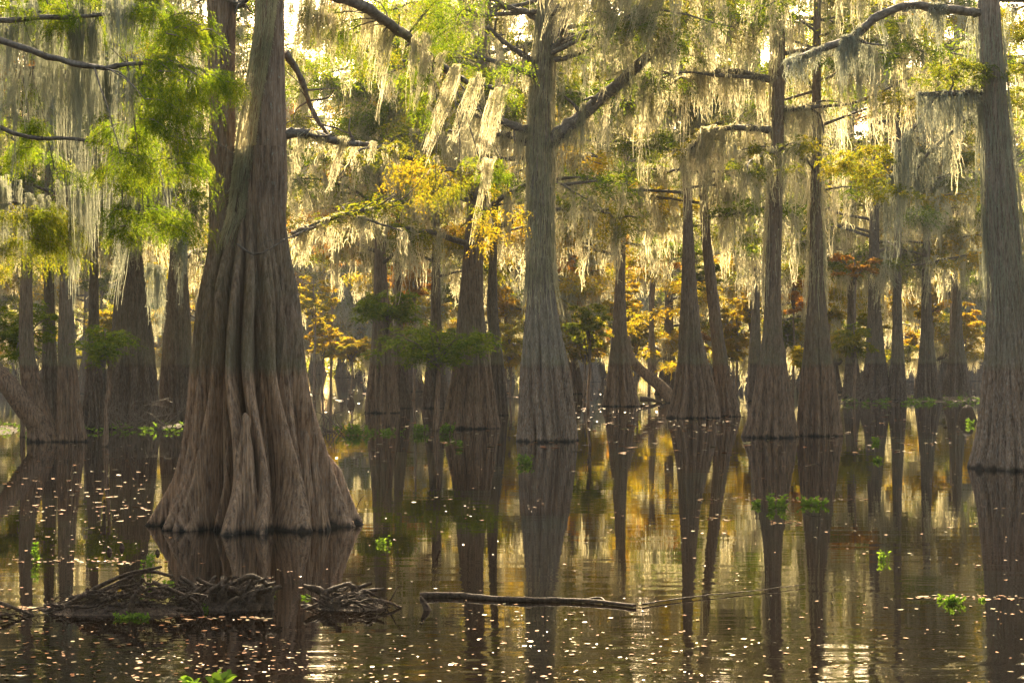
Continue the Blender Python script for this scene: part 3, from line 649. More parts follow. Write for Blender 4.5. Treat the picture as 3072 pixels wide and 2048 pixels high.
trunk_moss(L2.mo, L2.axis, 4.5, 9, L2.s, 300, 1.); L2.crown(L2.axis, 8.5, 16.3, 5.5, 11, 5, 2.0, 6, .85, mats=[GREEN], ln=15); L2.done()
L3 = hero('bald_cypress', 'dark cypress hidden behind the crooked one and the straight one on the left', 988,
          [(988, 84, 150), (900, 92, 138), (800, 98, 130), (600, 100, 124), (0, 105, 120)], seed=43, nth=160, nz=160, topz=17.5, barkm=BARKD)
L3.crown(L3.axis, 5.0, 16.5, 4.5, 16, 5, 1.8, 4, .7, mats=[GREEN], ln=12); L3.done()
L4 = hero('bald_cypress', 'cypress with narrow spreading roots between the straight one and the dark thicket on the left', 985,
          [(985, 180, 272), (930, 190, 256), (850, 198, 238), (750, 202, 230), (600, 206, 226), (0, 205, 222)], seed=44, nth=200, nz=200, a1=.35, topz=17.5, barkm=BARKD)
L4.crown(L4.axis, 5.0, 16.5, 4.5, 18, 6, 2., 4, .6, mats=[GREEN, OLIVE], ln=14); L4.crown(L4.axis, 8.5, 16.3, 5.5, 11, 5, 2.0, 6, .85, mats=[GREEN], ln=15); L4.done()
L5 = hero('bald_cypress', 'very wide dark cypress base behind the brushy bank on the left', 972,
          [(972, 238, 372), (900, 246, 364), (800, 250, 358), (700, 256, 348), (600, 275, 330), (300, 290, 320), (0, 295, 315)], seed=45, nth=260, nz=220, a1=.25, topz=17.5, barkm=BARKD)
L5.crown(L5.axis, 5.2, 16.5, 5, 22, 6, 2., 5, .7, mats=[OLIVE, GREEN], ln=14); L5.crown(L5.axis, 8.5, 16.3, 5.5, 11, 5, 2.0, 6, .85, mats=[GREEN, OLIVE], ln=15); L5.done()
L6 = hero('bald_cypress', 'dark ribbed cypress half hidden by the left side of the huge front tree', 968,
          [(968, 356, 470), (900, 362, 455), (800, 368, 446), (700, 375, 440), (600, 388, 430), (300, 398, 422), (0, 400, 420)], seed=46, nth=260, nz=220, a1=.25, topz=17.5, barkm=BARKD)
L6.crown(L6.axis, 5.2, 16.5, 5, 22, 5, 2., 5, .7, mats=[OLIVE, GREEN], ln=14); L6.crown(L6.axis, 8.5, 16.3, 5.5, 11, 5, 2.0, 6, .85, mats=[GREEN, OLIVE], ln=15); L6.done()
# curved small tree
Yc = depth(925)+.5
t = Tree('leaning_tree', 'small tree with a curved diagonal stem and one upright shoot, between two cypresses', (P(1540, 925, Yc)[0], Yc, 0), leafm=GOLD)
tube(t.tr, [P(1556, 945, Yc), P(1535, 905, Yc), P(1500, 872, Yc), P(1468, 845, Yc), P(1448, 815, Yc), P(1440, 770, Yc)], .36, .15, 30, 14, .05)
tube(t.tr, [P(1500, 872, Yc), P(1500, 830, Yc), P(1497, 760, Yc), P(1500, 660, Yc+.3), P(1505, 560, Yc)], .2, .06, 24, 12, .05)
for x, y in [(1500, 640), (1470, 740), (1530, 820), (1560, 700), (1520, 560), (1480, 600)]:
    leaves(t.L(GOLD), np.array([P(x, y, Yc)]*6)+R.normal(size=(6, 3))*[.9, .9, .4], .7, t.s, 12, .3)
    tube(t.br, [P(1500, y+20, Yc), P((1500+x)/2, y+5, Yc), P(x, y, Yc)], .04, .015, 8, 5)
t.done()

for x, y, L_, W_ in [(1640, -30, 2.5, 1.2), (1700, -20, 2.2, .8), (1850, -40, 2.2, .8), (1920, -30, 1.6, 1.), (2130, -20, 1.6, .6), (2180, -10, 1.2, .5)]: pass
# ---- near tree beyond the left edge whose boughs hang into the view
Yn = 19.
NT = Tree('bald_cypress', 'near cypress outside the left edge whose green boughs and moss hang across the upper left', (P(-420, 0, Yn)[0], Yn, 0), s_=S(19.), leafm=GREEN, mossm=MOSSG)  # greyer, less translucent moss puts the shade on these drapes into the colour
axn = fluted(NT.tr, Yn, np.array([[-.3, NT.loc[0], 1.0], [0, NT.loc[0], .9], [2, NT.loc[0], .5], [4, NT.loc[0], .35], [9, NT.loc[0]+.2, .25], [13, NT.loc[0]+.3, .1]]), 160, 160, seed=51)
def bough(y0, pts, Y0, r=.08, fol=(), mos=(), m=GREEN):
    x0, z = axn(P(0, y0, Yn)[2])[0], P(0, y0, Yn)[2]
    pp = [np.array([x0, Yn, z])]+[P(x, y, Y0+.3*i) for i, (x, y) in enumerate(pts)]
    path = NT.limb(pp, r*.5, .008, 30)
    for x, y, w, h, n in fol:       # foliage sprays strung along drooping twigs under the bough
        for k in range(max(3, int(n*.58))):
            xa = x-w*.6+w*.9*R.random(); ya = y-h*.7+h*1.1*R.random()
            a = P(xa, ya, Y0+.3+R.normal()*.35); L_ = M(Y0)*(45+60*R.random())
            d = np.array([.75*(1 if R.random() < .7 else -.6), R.normal()*.5, 0]); d /= np.linalg.norm(d)
            p = tube(NT.br, [a, a+d*L_*.5+[0, 0, -.05*L_], a+d*L_+[0, 0, -.35*L_]], .007, .003, 9, 4)
            p = p[p[:, 0] < P(468 if x < 490 else 548, 0, Y0)[0]]
            if len(p) < 2: continue
            leaves(NT.L(m), p[1:], .13+.10*R.random(len(p)-1), NT.s*.8, 5, 1.25, out=np.repeat(d[None], len(p)-1, 0), flat=.5, per=12, ll=3.4, lw=.95)
            if k % 3 == 0:
                e = path[np.argmin(np.linalg.norm(path-a, axis=1))]
                tube(NT.br, [e, (e+a)/2+[0, 0, .05], a], .010, .006, 8, 4)
    for x, y, L, W, sl in mos:
        moss(NT.mo, P(x, y, Y0+.5*R.random()), L, W, NT.s*.75, (sl, 0), 1.6, 1.1)
bough(-120, [(-80, 0), (80, 20), (220, 40), (330, 60)], 20.5, .05, [(90, 90, 200, 120, 18), (230, 120, 120, 140, 12), (330, 250, 120, 120, 10)], [(360, 240, 1.0, .3, 0)])
bough(-200, [(-100, 30), (100, 40), (260, 30), (400, 55), (500, 70)], 18.2, .08, [(440, 90, 150, 60, 16), (370, 60, 120, 60, 9), (430, 60, 60, 60, 6)], [(300, 10, .7, .35, 0), (270, 0, .9, .3, 0)])
bough(-60, [(0, 120), (200, 150), (350, 150), (450, 160), (545, 185)], 17.6, .08, [(505, 185, 60, 36, 16), (430, 190, 100, 80, 12), (360, 230, 90, 150, 20), (330, 330, 90, 160, 18), (400, 330, 120, 160, 22)], [(300, 180, .9, .25, -.1)])
bough(100, [(0, 300), (180, 330), (300, 350), (380, 380)], 18.8, .06, [(320, 480, 120, 140, 22), (390, 480, 120, 160, 20), (270, 380, 60, 200, 12)], [(290, 470, 1.3, .2, -.15), (410, 560, .8, .25, 0), (350, 620, .8, .35, 0)])
bough(-300, [(-100, -60), (60, -40), (200, -30), (330, -20)], 18.8, .07, [(60, 20, 180, 60, 18), (190, 20, 130, 80, 16), (330, 0, 80, 50, 10)], [(60, 30, 1.5, .5, 0), (120, 60, 1.6, .5, 0), (20, 60, 1.4, .45, 0), (170, 40, 2.2, .5, 0), (195, 60, 1.8, .4, 0), (230, 50, 1.2, .4, 0), (340, 0, .7, .3, 0), (10, 200, 1.3, .4, 0)])
bough(60, [(-60, 120), (60, 150), (150, 140), (240, 170)], 19.6, .06, [(120, 330, 160, 160, 16), (50, 300, 100, 160, 10)], [(175, 150, 2.5, .42, 0), (235, 180, 2.3, .34, 0), (245, 200, 2.0, .25, .1), (200, 160, 2.2, .5, 0), (110, 150, 1.3, .35, 0), (60, 180, 1.3, .3, 0), (258, 340, 1.3, .2, .15)])
bough(300, [(-60, 470), (40, 460), (110, 470), (170, 490)], 21, .06, [(70, 500, 170, 60, 26), (40, 580, 120, 120, 16), (120, 560, 100, 90, 10)], [(160, 440, 1.6, .4, 0), (80, 460, .9, .4, 0), (20, 430, 1.4, .4, 0), (200, 420, 1.2, .5, 0)], m=OLIVE)
NT.crown(axn, 8, 12, 3., 5, 3, 1.3, 4, .5, mats=[GREEN], ln=10); NT.done()

# ---- forest behind, three kinds of tree, copied with all their parts
def copy_tree(src, loc, rz, sc, label, group):
    r = src.copy(); COL.objects.link(r); r.location = loc; r.rotation_euler = (0, 0, rz); r.scale = (sc, sc, sc)
    r['label'] = label; r['group'] = group
    for ch in src.children:
        c = ch.copy(); COL.objects.link(c); c.parent = r
    return r
protos = []
for i, (mats, sd) in enumerate([([OLIVE, GREEN], 61), ([GOLD, OLIVE], 62), ([RUST, GOLD, OLIVE], 63), ([GREEN, OLIVE], 64), ([OLIVE, GOLD], 65)]):
    t = Tree('bald_cypress', 'x', (0, 0, 0), s_=.062, barkm=BARKD, leafm=OLIVE)
    ax = fluted(t.tr, 0., np.array([[-.3, 0, 1.25], [0, 0, 1.1], [1.2, 0, .78], [3, .05, .5], [6, .1, .36], [14, .2, .25], [23, .1, .07]]), 90, 110, seed=sd)
    t.crown(ax, 2.4, 22, 4.8, 44, 5, 2.4, 5, 1.1, mats=mats, ln=9, sub=2, mW=.7)
    t.done(); protos.append(t.root)
groups = [('grey-trunked cypress far back in the hazy forest, hung with pale moss', 'cypress trees far back in the haze')]
spots = []
# far belt; lower density close to camera, positions from a jittered grid
for Y in [101, 110, 168, 180, 192, 206, 220, 236, 252]:
    half = Y*.36+12
    for x in np.arange(-half, half, 8.5 if Y < 150 else 9.5):
        px = x+R.normal()*2.6; py = Y+R.normal()*3.5
        disp = (px/py*F+512)/K
        if 1395 < disp < 1510 and R.random() < .75: continue
        if 690 < disp < 760 and R.random() < .5: continue
        spots.append((px, py))
# flanks outside the frame on both sides
for Y in np.arange(26, 88, 9.):
    for sgn in (-1, 1):
        spots.append((sgn*(Y*.33+5+R.random()*5), Y+R.normal()*2))
for y in (-16, -28, -42, -58):          # the swamp goes on behind the camera and overhead at the sides; unseen trees, added to cut flat skylight
    for x in np.arange(-60, 61, 11.):
        spots.append((x+R.normal()*2.5, y+R.normal()*3))
used = set()
R.shuffle(spots)
for (x, y) in spots:
    k = int(R.integers(len(protos))) if not 80 < y < 140 else [1, 4, 1, 2, 4, 0][int(R.integers(6))]
    sc = .9+.2*R.random() if y < 0 else (1.35+.25*R.random() if y < 200 else 1.15+.3*R.random()) if y > 140 else .68+.16*R.random()
    if k not in used:
        used.add(k); r = protos[k]; r.location = (x, y, 0); r.rotation_euler = (0, 0, R.random()*TAU); r.scale = (sc,)*3
        r['label'] = groups[0][0]; r['group'] = groups[0][1]
    else:
        copy_tree(protos[k], (x, y, 0), R.random()*TAU, sc, *groups[0])

far = Geo()
for Y in np.arange(255, 292, 6.):
    n = 90
    cc = np.stack([np.linspace(-Y*.42, Y*.42, n)+R.normal(size=n)*2, Y+R.normal(size=n)*2, .5+9*R.random(n)**1.6], 1)
    leaves(far, cc, 3.2, S(Y)*1.6, 7, .4, flat=.8, per=7)
tag(far.build('distant_woods', OLIVE, None, False), 'dull olive mass of far-off woods closing the view behind the last cypress trunks', 'woods', None, 'stuff')
# ---- low bright shrubs and saplings
def sapling(x, y, Y, wpx, hpx, m, n, label, s2=1., stem=True):
    c = P(x, y, Y); t = Tree('sapling', label, (c[0], Y, 0), leafm=m)
    w = wpx*M(Y)/2; h = hpx*M(Y)/2
    cs = c+unit(R.normal(size=(n, 3)))*R.random((n, 1))**.5*[w, min(w, 2.), h]
    tube(t.tr, [[c[0], Y, -.2], [c[0]+.1, Y, max(.5, c[2]-h)], c+[0, 0, h*.8]], .06+.02*w, .02, 14, 6)
    for q_ in cs[::3]: tube(t.br, [[c[0], Y, max(.3, q_[2]-.7)], (q_+c)/2, q_], .03, .008, 7, 4)
    leaves(t.L(m), cs, np.full(n, max(.35, w*.25)), t.s*s2, 12, .25, flat=.3)
    return t.done()
sapling(805, 800, 100, 110, 70, GOLD, 50, 'bright yellow sapling low over the water just right of the huge front tree')
sapling(950, 640, 88, 110, 110, RUST, 40, 'orange-leaved sapling above the wide double-footed cypress')
sapling(1170, 790, 92, 90, 110, GOLD, 44, 'yellow sapling in the gap left of the moss-wrapped middle tree')
sapling(1520, 820, 110, 90, 60, GOLD, 34, 'yellow sapling behind the curved leaning stem')
sapling(1490, 560, 95, 170, 160, RUST, 60, 'orange-brown leaved tree behind the slender forked cypress')
sapling(1000, 790, 49, 300, 90, GREEN, 60, 'low green boughs of a young cypress in front of the dark broad foot')
sapling(890, 710, 52, 180, 100, GREEN, 44, 'young dark green cypress beside the wide double-footed trunk')
sapling(240, 790, 40, 110, 90, GREEN, 30, 'bright green sapling in front of the rooty cypress on the left')
sapling(50, 760, 45, 160, 160, GREEN, 44, 'dark green sapling around the crooked cypress at the left edge')
sapling(255, 740, 75, 60, 80, GOLD, 24, 'small yellow sapling in the gap beside the wide dark base')
sapling(1960, 780, 80, 100, 90, OLIVE, 34, 'light green sapling right of the ribbed cypress with lichen')
sapling(2100, 790, 120, 80, 110, GOLD, 34, 'yellow sapling between the dark trunks on the muddy bank')
sapling(2150, 740, 115, 60, 130, GOLD, 30, 'tall yellow sapling left of the cone-footed cypress at the right of the bank')
sapling(2215, 750, 110, 70, 120, GOLD, 30, 'yellow sapling close to the pale grey cypress on the right')
sapling(1960, 610, 82, 120, 70, RUST, 14, 'rust-coloured sapling high behind the ribbed pair')
sapling(1350, 740, 70, 90, 120, OLIVE, 34, 'olive sapling between the moss-wrapped tree and the slender forked one')
sapling(1840, 820, 60, 30, 80, GOLD, 14, 'wispy yellow sapling between the two ribbed trunks')

for i, (x, y, w_, h_) in enumerate([(720, 690, 120, 120), (1060, 690, 120, 140), (1130, 600, 120, 140), (1310, 640, 100, 160), (1340, 800, 80, 60), (1440, 700, 90, 120), (1600, 640, 110, 160), (1690, 740, 90, 120), (1820, 640, 90, 160), (1900, 700, 90, 130),
      (2050, 640, 120, 130), (2180, 620, 120, 150), (1340, 770, 110, 90), (1600, 790, 60, 80), (1680, 800, 80, 80), (1720, 700, 90, 100), (1800, 760, 60, 110), (1160, 700, 90, 110), (950, 770, 90, 90), (740, 780, 80, 90), (1460, 780, 90, 90), (2000, 740, 80, 100), (2140, 690, 70, 100), (900, 560, 130, 120), (1250, 540, 120, 120), (1720, 560, 120, 120), (230, 650, 100, 120), (400, 640, 90, 140), (760, 560, 120, 120)]):
    m = [GOLD, OLIVE, GOLD, RUST, GOLD][i % 5]
    sapling(x, y, 96+5*R.random(), w_, h_, m, 30, 'x')
sap = [o for o in scene.objects if o.parent is None and o.get('label') == 'x' and o.name.startswith('sapling')]
for o in sap: o['label'] = 'golden-green sapling in the sunlit understorey between the far cypress trunks'; o['group'] = 'sunlit saplings of the far understorey'
# ------------------------------------------------------------------ banks
MUD = plain('mud', (.020, .015, .010), (.055, .042, .028), 3, .9, .05, .05)
def bank(name, x0, x1, ya, yb, hgt, seed):
    q = np.random.default_rng(seed)
    Ya, Yb = depth(ya), depth(yb); n, m = 60, 14
    u = np.linspace(0, 1, n)[None]; w = np.linspace(0, 1, m)[:, None]
    Y = Ya+(Yb-Ya)*w
    X = (x0*K-512)/F*Y+(x1-x0)*K/F*Y*u
    z = hgt*np.sin(w*math.pi)**.6*np.sin(u*math.pi)**.4*(.6+.5*q.random((m, n)))-.06
    v = np.stack([X, np.broadcast_to(Y, X.shape)+0*X, z], -1)
    i = np.arange(n*m).reshape(m, n)
    g = Geo(); g.add(v, np.stack([i[:-1, :-1], i[:-1, 1:], i[1:, 1:], i[1:, :-1]], -1).reshape(-1, 4))
    return tag(g.build(name, MUD), kind='structure')
bank('ground', 1935, 2260, 924, 905, .16, 1)
bank('ground', 205, 430, 985, 960, .18, 2)
bank('ground', -120, 50, 1000, 975, .15, 3)
gw = Geo()
def weeds(x0, x1, y0, y1, n, h=.16, r=.14):
    for _ in range(n):
        x = x0+(x1-x0)*R.random(); Y = depth(y0+(y1-y0)*R.random())
        c = P(x, HY, Y); c[2] = .02
        leaves(gw, np.array([c+[0, 0, h*.3]]), r*(.5+R.random()), S(Y)*.9, 2, -.2, flat=.5, per=6)
weeds(200, 420, 975, 994, 26); weeds(-60, 50, 975, 1000, 16); weeds(1940, 2260, 914, 930, 60, .2, .25)
weeds(260, 400, 985, 992, 8)
tag(gw.build('bank_weeds', WEED, None, False), 'low green weeds growing along the muddy banks', 'weeds', None, 'stuff')
# brush of dead twigs
def brush(x, y, Y, w, h, n, label):
    c = P(x, y, Y); r = thing('brush', (c[0], Y, 0), label, 'brush')
    g = Geo()
    for _ in range(n):
        a = c+np.array([R.normal()*w*.3, R.normal()*.4, -c[2]]); b = a+np.array([R.normal()*w*.4, R.normal()*.4, h*(.4+.6*R.random())])
        tube(g, [a, (a+b)/2+R.normal(size=3)*.2*h, b], .016, .006, 9, 4)
    g.build('branchwork', TWIG, r)
brush(320, 970, depth(985), 1.6, 1.1, 50, 'tangle of bare twigs in front of the very wide dark cypress base')
brush(1960, 915, depth(925), 2.5, 1.3, 40, 'tangle of bare twigs at the left end of the right-hand muddy bank')
brush(2230, 915, depth(925), 1.6, .9, 26, 'bare brown twigs on the mud left of the pale grey cypress')
brush(780, 980, depth(990), 1.2, .7, 18, 'sparse bare twigs standing in the water just right of the huge front tree')

# ------------------------------------------------------------------ driftwood
def pile(label, parts, name='driftwood_pile'):
    x, y = parts[0][0], parts[0][1]; Y = depth(y)
    r = thing(name, (P(x, y, Y)[0], Y, 0), label, 'driftwood')
    for nm, fn in parts[1:]:
        g = Geo(); fn(g); g.build(nm, DRIFT, r)
    return r
def sticks(x0, x1, yb, hpx, n, r=.022, ang=.25, prof=None):
    def f(g):
        for _ in range(n):
            u = R.random(); x = x0+(x1-x0)*u
            Y = depth(yb)+R.normal()*.10
            hh = hpx*M(Y)*(math.sin(math.pi*min(1, max(0, u)))**.7 if prof is None else np.interp(u, *prof))
            zc = max(.0, hh*R.random())
            L = (.10+.34*R.random()**1.4); sl = ang*R.normal()+.18
            c = P(x, HY, Y); c[2] = zc
            d = np.array([1, R.normal()*.4, sl]); d /= np.linalg.norm(d)
            a = c-d*L/2; b = c+d*L/2
            a[2] = max(a[2], -.05)
            m_ = (a+b)/2+R.normal(size=3)*.03
            tube(g, [a, (a+m_)/2+R.normal(size=3)*.006, m_, (b+m_)/2+R.normal(size=3)*.02, b], r*(.15+1.1*R.random()**2), r*.1, 12, 6, .4)
    return f
def mound(x0, x1, yb, hpx):
    def f(g):
        Y = depth(yb); a = P(x0, HY, Y)[0]; b = P(x1, HY, Y)[0]; n, m = 120, 30
        X = np.linspace(a, b, n)[None]; W = np.linspace(-.28, .28, m)[:, None]
        e = np.sin(np.linspace(0, math.pi, n))[None]**.6*np.cos(np.linspace(-1, 1, m)*math.pi/2)[:, None]**.7
        rg = np.zeros((m, n))
        for k in range(14): rg += np.abs(np.sin(X*(9+30*R.random())+W*(20*R.normal())+R.random()*TAU))**.5
        z = hpx*M(Y)*e*(.25+.75*rg/rg.max())+R.normal(size=(m, n))*.006-.03
        v = np.stack([X+0*W, Y+W+0*X, z], -1); i = np.arange(n*m).reshape(m, n)
        g.add(v, np.stack([i[:-1, :-1], i[:-1, 1:], i[1:, 1:], i[1:, :-1]], -1).reshape(-1, 4))
    return f
def stumps(x0, x1, yb, hpx, n):
    def f(g):
        for _ in range(n):
            x = x0+(x1-x0)*R.random(); Y = depth(yb)+R.normal()*.12
            c = P(x, HY, Y); hh = hpx*M(Y)*(.5+.5*R.random())
            tube(g, [c+[0, 0, -.05-c[2]], c+[R.normal()*.04, 0, hh*.6-c[2]], c+[R.normal()*.1+.05, R.normal()*.05, hh-c[2]]], .03+.03*R.random(), .012, 12, 7, .22)
    return f
def one(x, y, pts, r0, r1, n=40, flat=False):
    def f(g):
        Y = depth(y); tube(g, [P(a, b, depth(b+5)) if flat else P(a, b, Y) for a, b in pts], r0, r1, n, 10, .05)
    return f
pile('large tangle of dark roots and driftwood lying in the water below the huge front tree',
     [(370, 1400), ('root_mass', sticks(120, 470, 1402, 72, 190, .018, .22, ([0, .3, .6, 1], [.15, .6, 1, .45]))), ('root_mass', sticks(430, 610, 1390, 62, 90, .018, .8, ([0, .5, .8, 1], [.6, .7, 1, .5]))),
      ('root_mass', stumps(415, 615, 1392, 72, 44)),
      ('root_mass', mound(110, 470, 1402, 32)), ('root_mass', mound(440, 628, 1392, 28)),
      ('root', one(300, 1402, [(150, 1392), (215, 1352), (290, 1318), (372, 1300)], .024, .010)),
      ('root', one(300, 1398, [(160, 1374), (240, 1352), (330, 1312), (398, 1322)], .022, .012)),
      ('root', one(380, 1408, [(350, 1335), (400, 1356), (450, 1380), (468, 1412)], .018, .012)),
      ('root', one(380, 1412, [(296, 1415), (302, 1385), (318, 1358), (330, 1345)], .028, .022)),
      ('root', one(540, 1395, [(545, 1335), (572, 1322), (600, 1330), (618, 1348)], .026, .016))])
pile('smaller clump of knotted dark roots between the large tangle and the long floating branch',
     [(800, 1395), ('root_mass', mound(715, 905, 1392, 18)), ('root_mass', sticks(725, 900, 1392, 42, 60, .014, .7, ([0, .35, .5, 1], [.4, 1, .6, .15]))), ('root_mass', stumps(735, 830, 1388, 50, 16)), ('root', one(860, 1395, [(770, 1385), (830, 1374), (885, 1380), (922, 1394)], .018, .009))])
pile('crossed dead branches lying in the water at the lower left edge',
     [(30, 1415), ('branchwork', sticks(-60, 80, 1412, 22, 16, .014, .15)), ('root', one(30, 1412, [(-40, 1370), (20, 1390), (78, 1412)], .018, .01))], 'dead_branches')
r = pile('long thin dark branch floating level across the foreground', [(1200, 1385), ('branch', one(1200, 1384, [(965, 1366), (1040, 1365), (1120, 1371), (1210, 1376), (1290, 1376), (1380, 1381), (1460, 1390)], .028, .014, 40, True)), ('branch', one(1200, 1388, [(1345, 1376), (1378, 1371), (1392, 1381)], .012, .005, 12, True))], 'floating_branch')
pile('slim pale stick trailing right from the end of the long floating branch', [(1600, 1384), ('branch', one(1600, 1372, [(1476, 1386), (1540, 1376), (1620, 1366), (1740, 1354), (1850, 1340)], .007, .003, 60, True))], 'floating_stick')
pile('short pointed root tip poking up at the left end of the long floating branch', [(972, 1398), ('root', one(972, 1400, [(985, 1408), (975, 1385), (966, 1368)], .035, .01, 14))], 'root_tip')
pile('small forked twig standing in open water left of centre', [(1007, 1262), ('branch', one(1007, 1264, [(1012, 1268), (1006, 1252), (1004, 1232)], .012, .005, 12)), ('branch', one(1007, 1264, [(1006, 1252), (1000, 1240)], .006, .003, 6))], 'twig')
pile('thin bent twig rising from the water below the ribbed pair', [(1885, 1120), ('branch', one(1885, 1125, [(1850, 1072), (1880, 1065), (1882, 1090), (1890, 1125)], .010, .005, 20))], 'twig')
pile('fine bare twig beside the right root of the huge front tree', [(815, 1175), ('branch', one(815, 1180, [(812, 1185), (826, 1150), (838, 1135)], .008, .003, 12))], 'twig')
pile('dark low log between the slender forked cypress and the leaning stem', [(1490, 925), ('branch', one(1490, 925, [(1470, 915), (1495, 917), (1520, 926)], .14, .06, 12))], 'log')
for x, y, h, w, lab in [(806, 930, 22, 18, 'little dark cypress knee in open water left of the double-footed trunk'), (2222, 965, 36, 40, 'squat dark stump left of the pale grey cypress'), (252, 1268, 12, 14, 'round dark knee tip, leftmost of the few breaking the surface at lower left'),
                     (280, 1258, 12, 12, 'round dark knee tip, second of the few breaking the surface at lower left'), (362, 1270, 10, 12, 'round dark knee tip nearest the huge front tree'), (328, 1270, 6, 8, 'tiny knee tip barely breaking the surface at lower left')]:
    Y = depth(y); c = P(x, 0, Y)[0]; hh = h*M(Y); rr = w/2*M(Y); g = Geo()
    fluted(g, Y, np.array([[-.1, c, rr*1.2], [0, c, rr*1.1], [hh*.5, c, rr*.8], [hh*.85, c, rr*.55], [hh, c, rr*.15]]), 48, 40, 5, 11, .2, .1, hh*2, int(x))
    rt = thing('stump' if 'stump' in lab else 'cypress_knee', (c, Y, 0), lab, 'stump' if 'stump' in lab else 'knee'); g.build('wood', DRIFT, rt)

# ------------------------------------------------------------------ water plants
def plant(x, y, hpx, wpx, nst, label, lf=.05):
    Y = depth(y); c = P(x, HY, Y); r = thing('water_plant', (c[0], Y, 0), label, 'water plant')
    gs, gl = Geo(), Geo(); hh = hpx*M(Y); w = wpx*M(Y)/2
    for _ in range(nst):
        bx = R.normal()*w*.5; hh2 = hh*(.5+.5*R.random())
        a = np.array([c[0]+bx, Y+R.normal()*w*.3, -.02]); b = a+[R.normal()*w*.25, R.normal()*.03, hh2]
        p = tube(gs, [a, (a+b)/2+R.normal(size=3)*.01, b], .004, .002, 7, 5)
        k = max(4, int(hh2/.03)); t = np.linspace(.15, 1, k)
        pos = a+(b-a)*t[:, None]
        for s_ in (-1, 1):
            ang = R.random(k)*TAU
            d = np.stack([np.cos(ang), np.sin(ang), .3+.7*R.random(k)], -1); d = unit(d)*lf*(.5+.7*R.random((k, 1)))
            ribbons(gl, np.stack([pos, pos+d*.35, pos+d*.75, pos+d+[0, 0, -.01]], 1), lf*.42*np.array([[.2, 1, .8, .08]])*np.ones((k, 1)))
    gs.build('stem', WEED, r); gl.build('leaf', WEED, r, False)
plant(86, 1288, 52, 12, 5, 'slim upright green water plant standing alone at the left', .05)
plant(341, 1328, 66, 16, 6, 'slim upright green water plant rising behind the large root tangle', .05)
plant(1205, 1064, 22, 40, 16, 'small tuft of green leaves on the water in front of the moss-wrapped tree', .07)
plant(1778, 1162, 30, 62, 14, 'bushy clump of green water plants, left half of the floating patch', .07)
plant(1856, 1158, 18, 60, 10, 'lower green water plants, right half of the floating patch', .08)
plant(1740, 1160, 16, 20, 8, 'little bluish green sprig at the left end of the floating patch', .06)
plant(2190, 1384, 24, 40, 12, 'small green plant on the debris line at lower right', .05)
plant(2165, 1378, 14, 14, 5, 'tiny green sprig left of the plant at lower right', .04)
plant(2255, 1378, 10, 14, 4, 'tiny green sprig right of the plant at lower right', .04)
plant(1025, 996, 26, 24, 14, 'green tuft at the foot of the dark broad-footed cypress', .09)
plant(963, 994, 22, 40, 18, 'green weeds floating left of the dark broad-footed cypress', .09)
plant(815, 998, 26, 60, 26, 'leafy green weeds in the water right of the huge front tree', .09)
plant(880, 994, 12, 70, 18, 'thin line of floating green weeds below the double-footed trunk', .08)
plant(1054, 1026, 16, 12, 5, 'tiny green sprig below the dark broad-footed cypress', .08)
plant(2225, 975, 14, 26, 8, 'green leaves in the water below the squat stump', .09)
plant(2012, 1015, 12, 22, 8, 'small green weeds out in the water below the split-footed cypress', .09)
plant(2028, 1285, 26, 16, 6, 'lone green sprig in the water at right of centre', .04)
plant(2018, 1058, 10, 34, 8, 'yellowish weeds floating below the muddy bank', .08)
plant(880, 1248, 22, 26, 7, 'faint green sprig in the water right of the huge front tree', .04)
plant(505, 1600, 62, 40, 8, 'bright green broad-leaved plant at the bottom edge of the picture', .09)
plant(448, 1590, 32, 26, 4, 'lone round green leaf at the bottom edge, left of the broad-leaved plant', .09)
plant(465, 1400, 20, 40, 12, 'small green shoots growing on the front of the large root tangle', .04)
plant(620, 1362, 20, 20, 8, 'small green sprig at the right end of the large root tangle', .04)
plant(385, 1352, 24, 24, 8, 'green shoots on top of the large root tangle', .04)
plant(705, 1372, 12, 16, 6, 'small green sprig at the left end of the smaller root clump', .04)
plant(300, 1418, 16, 70, 20, 'green weeds in front of the large root tangle', .035)

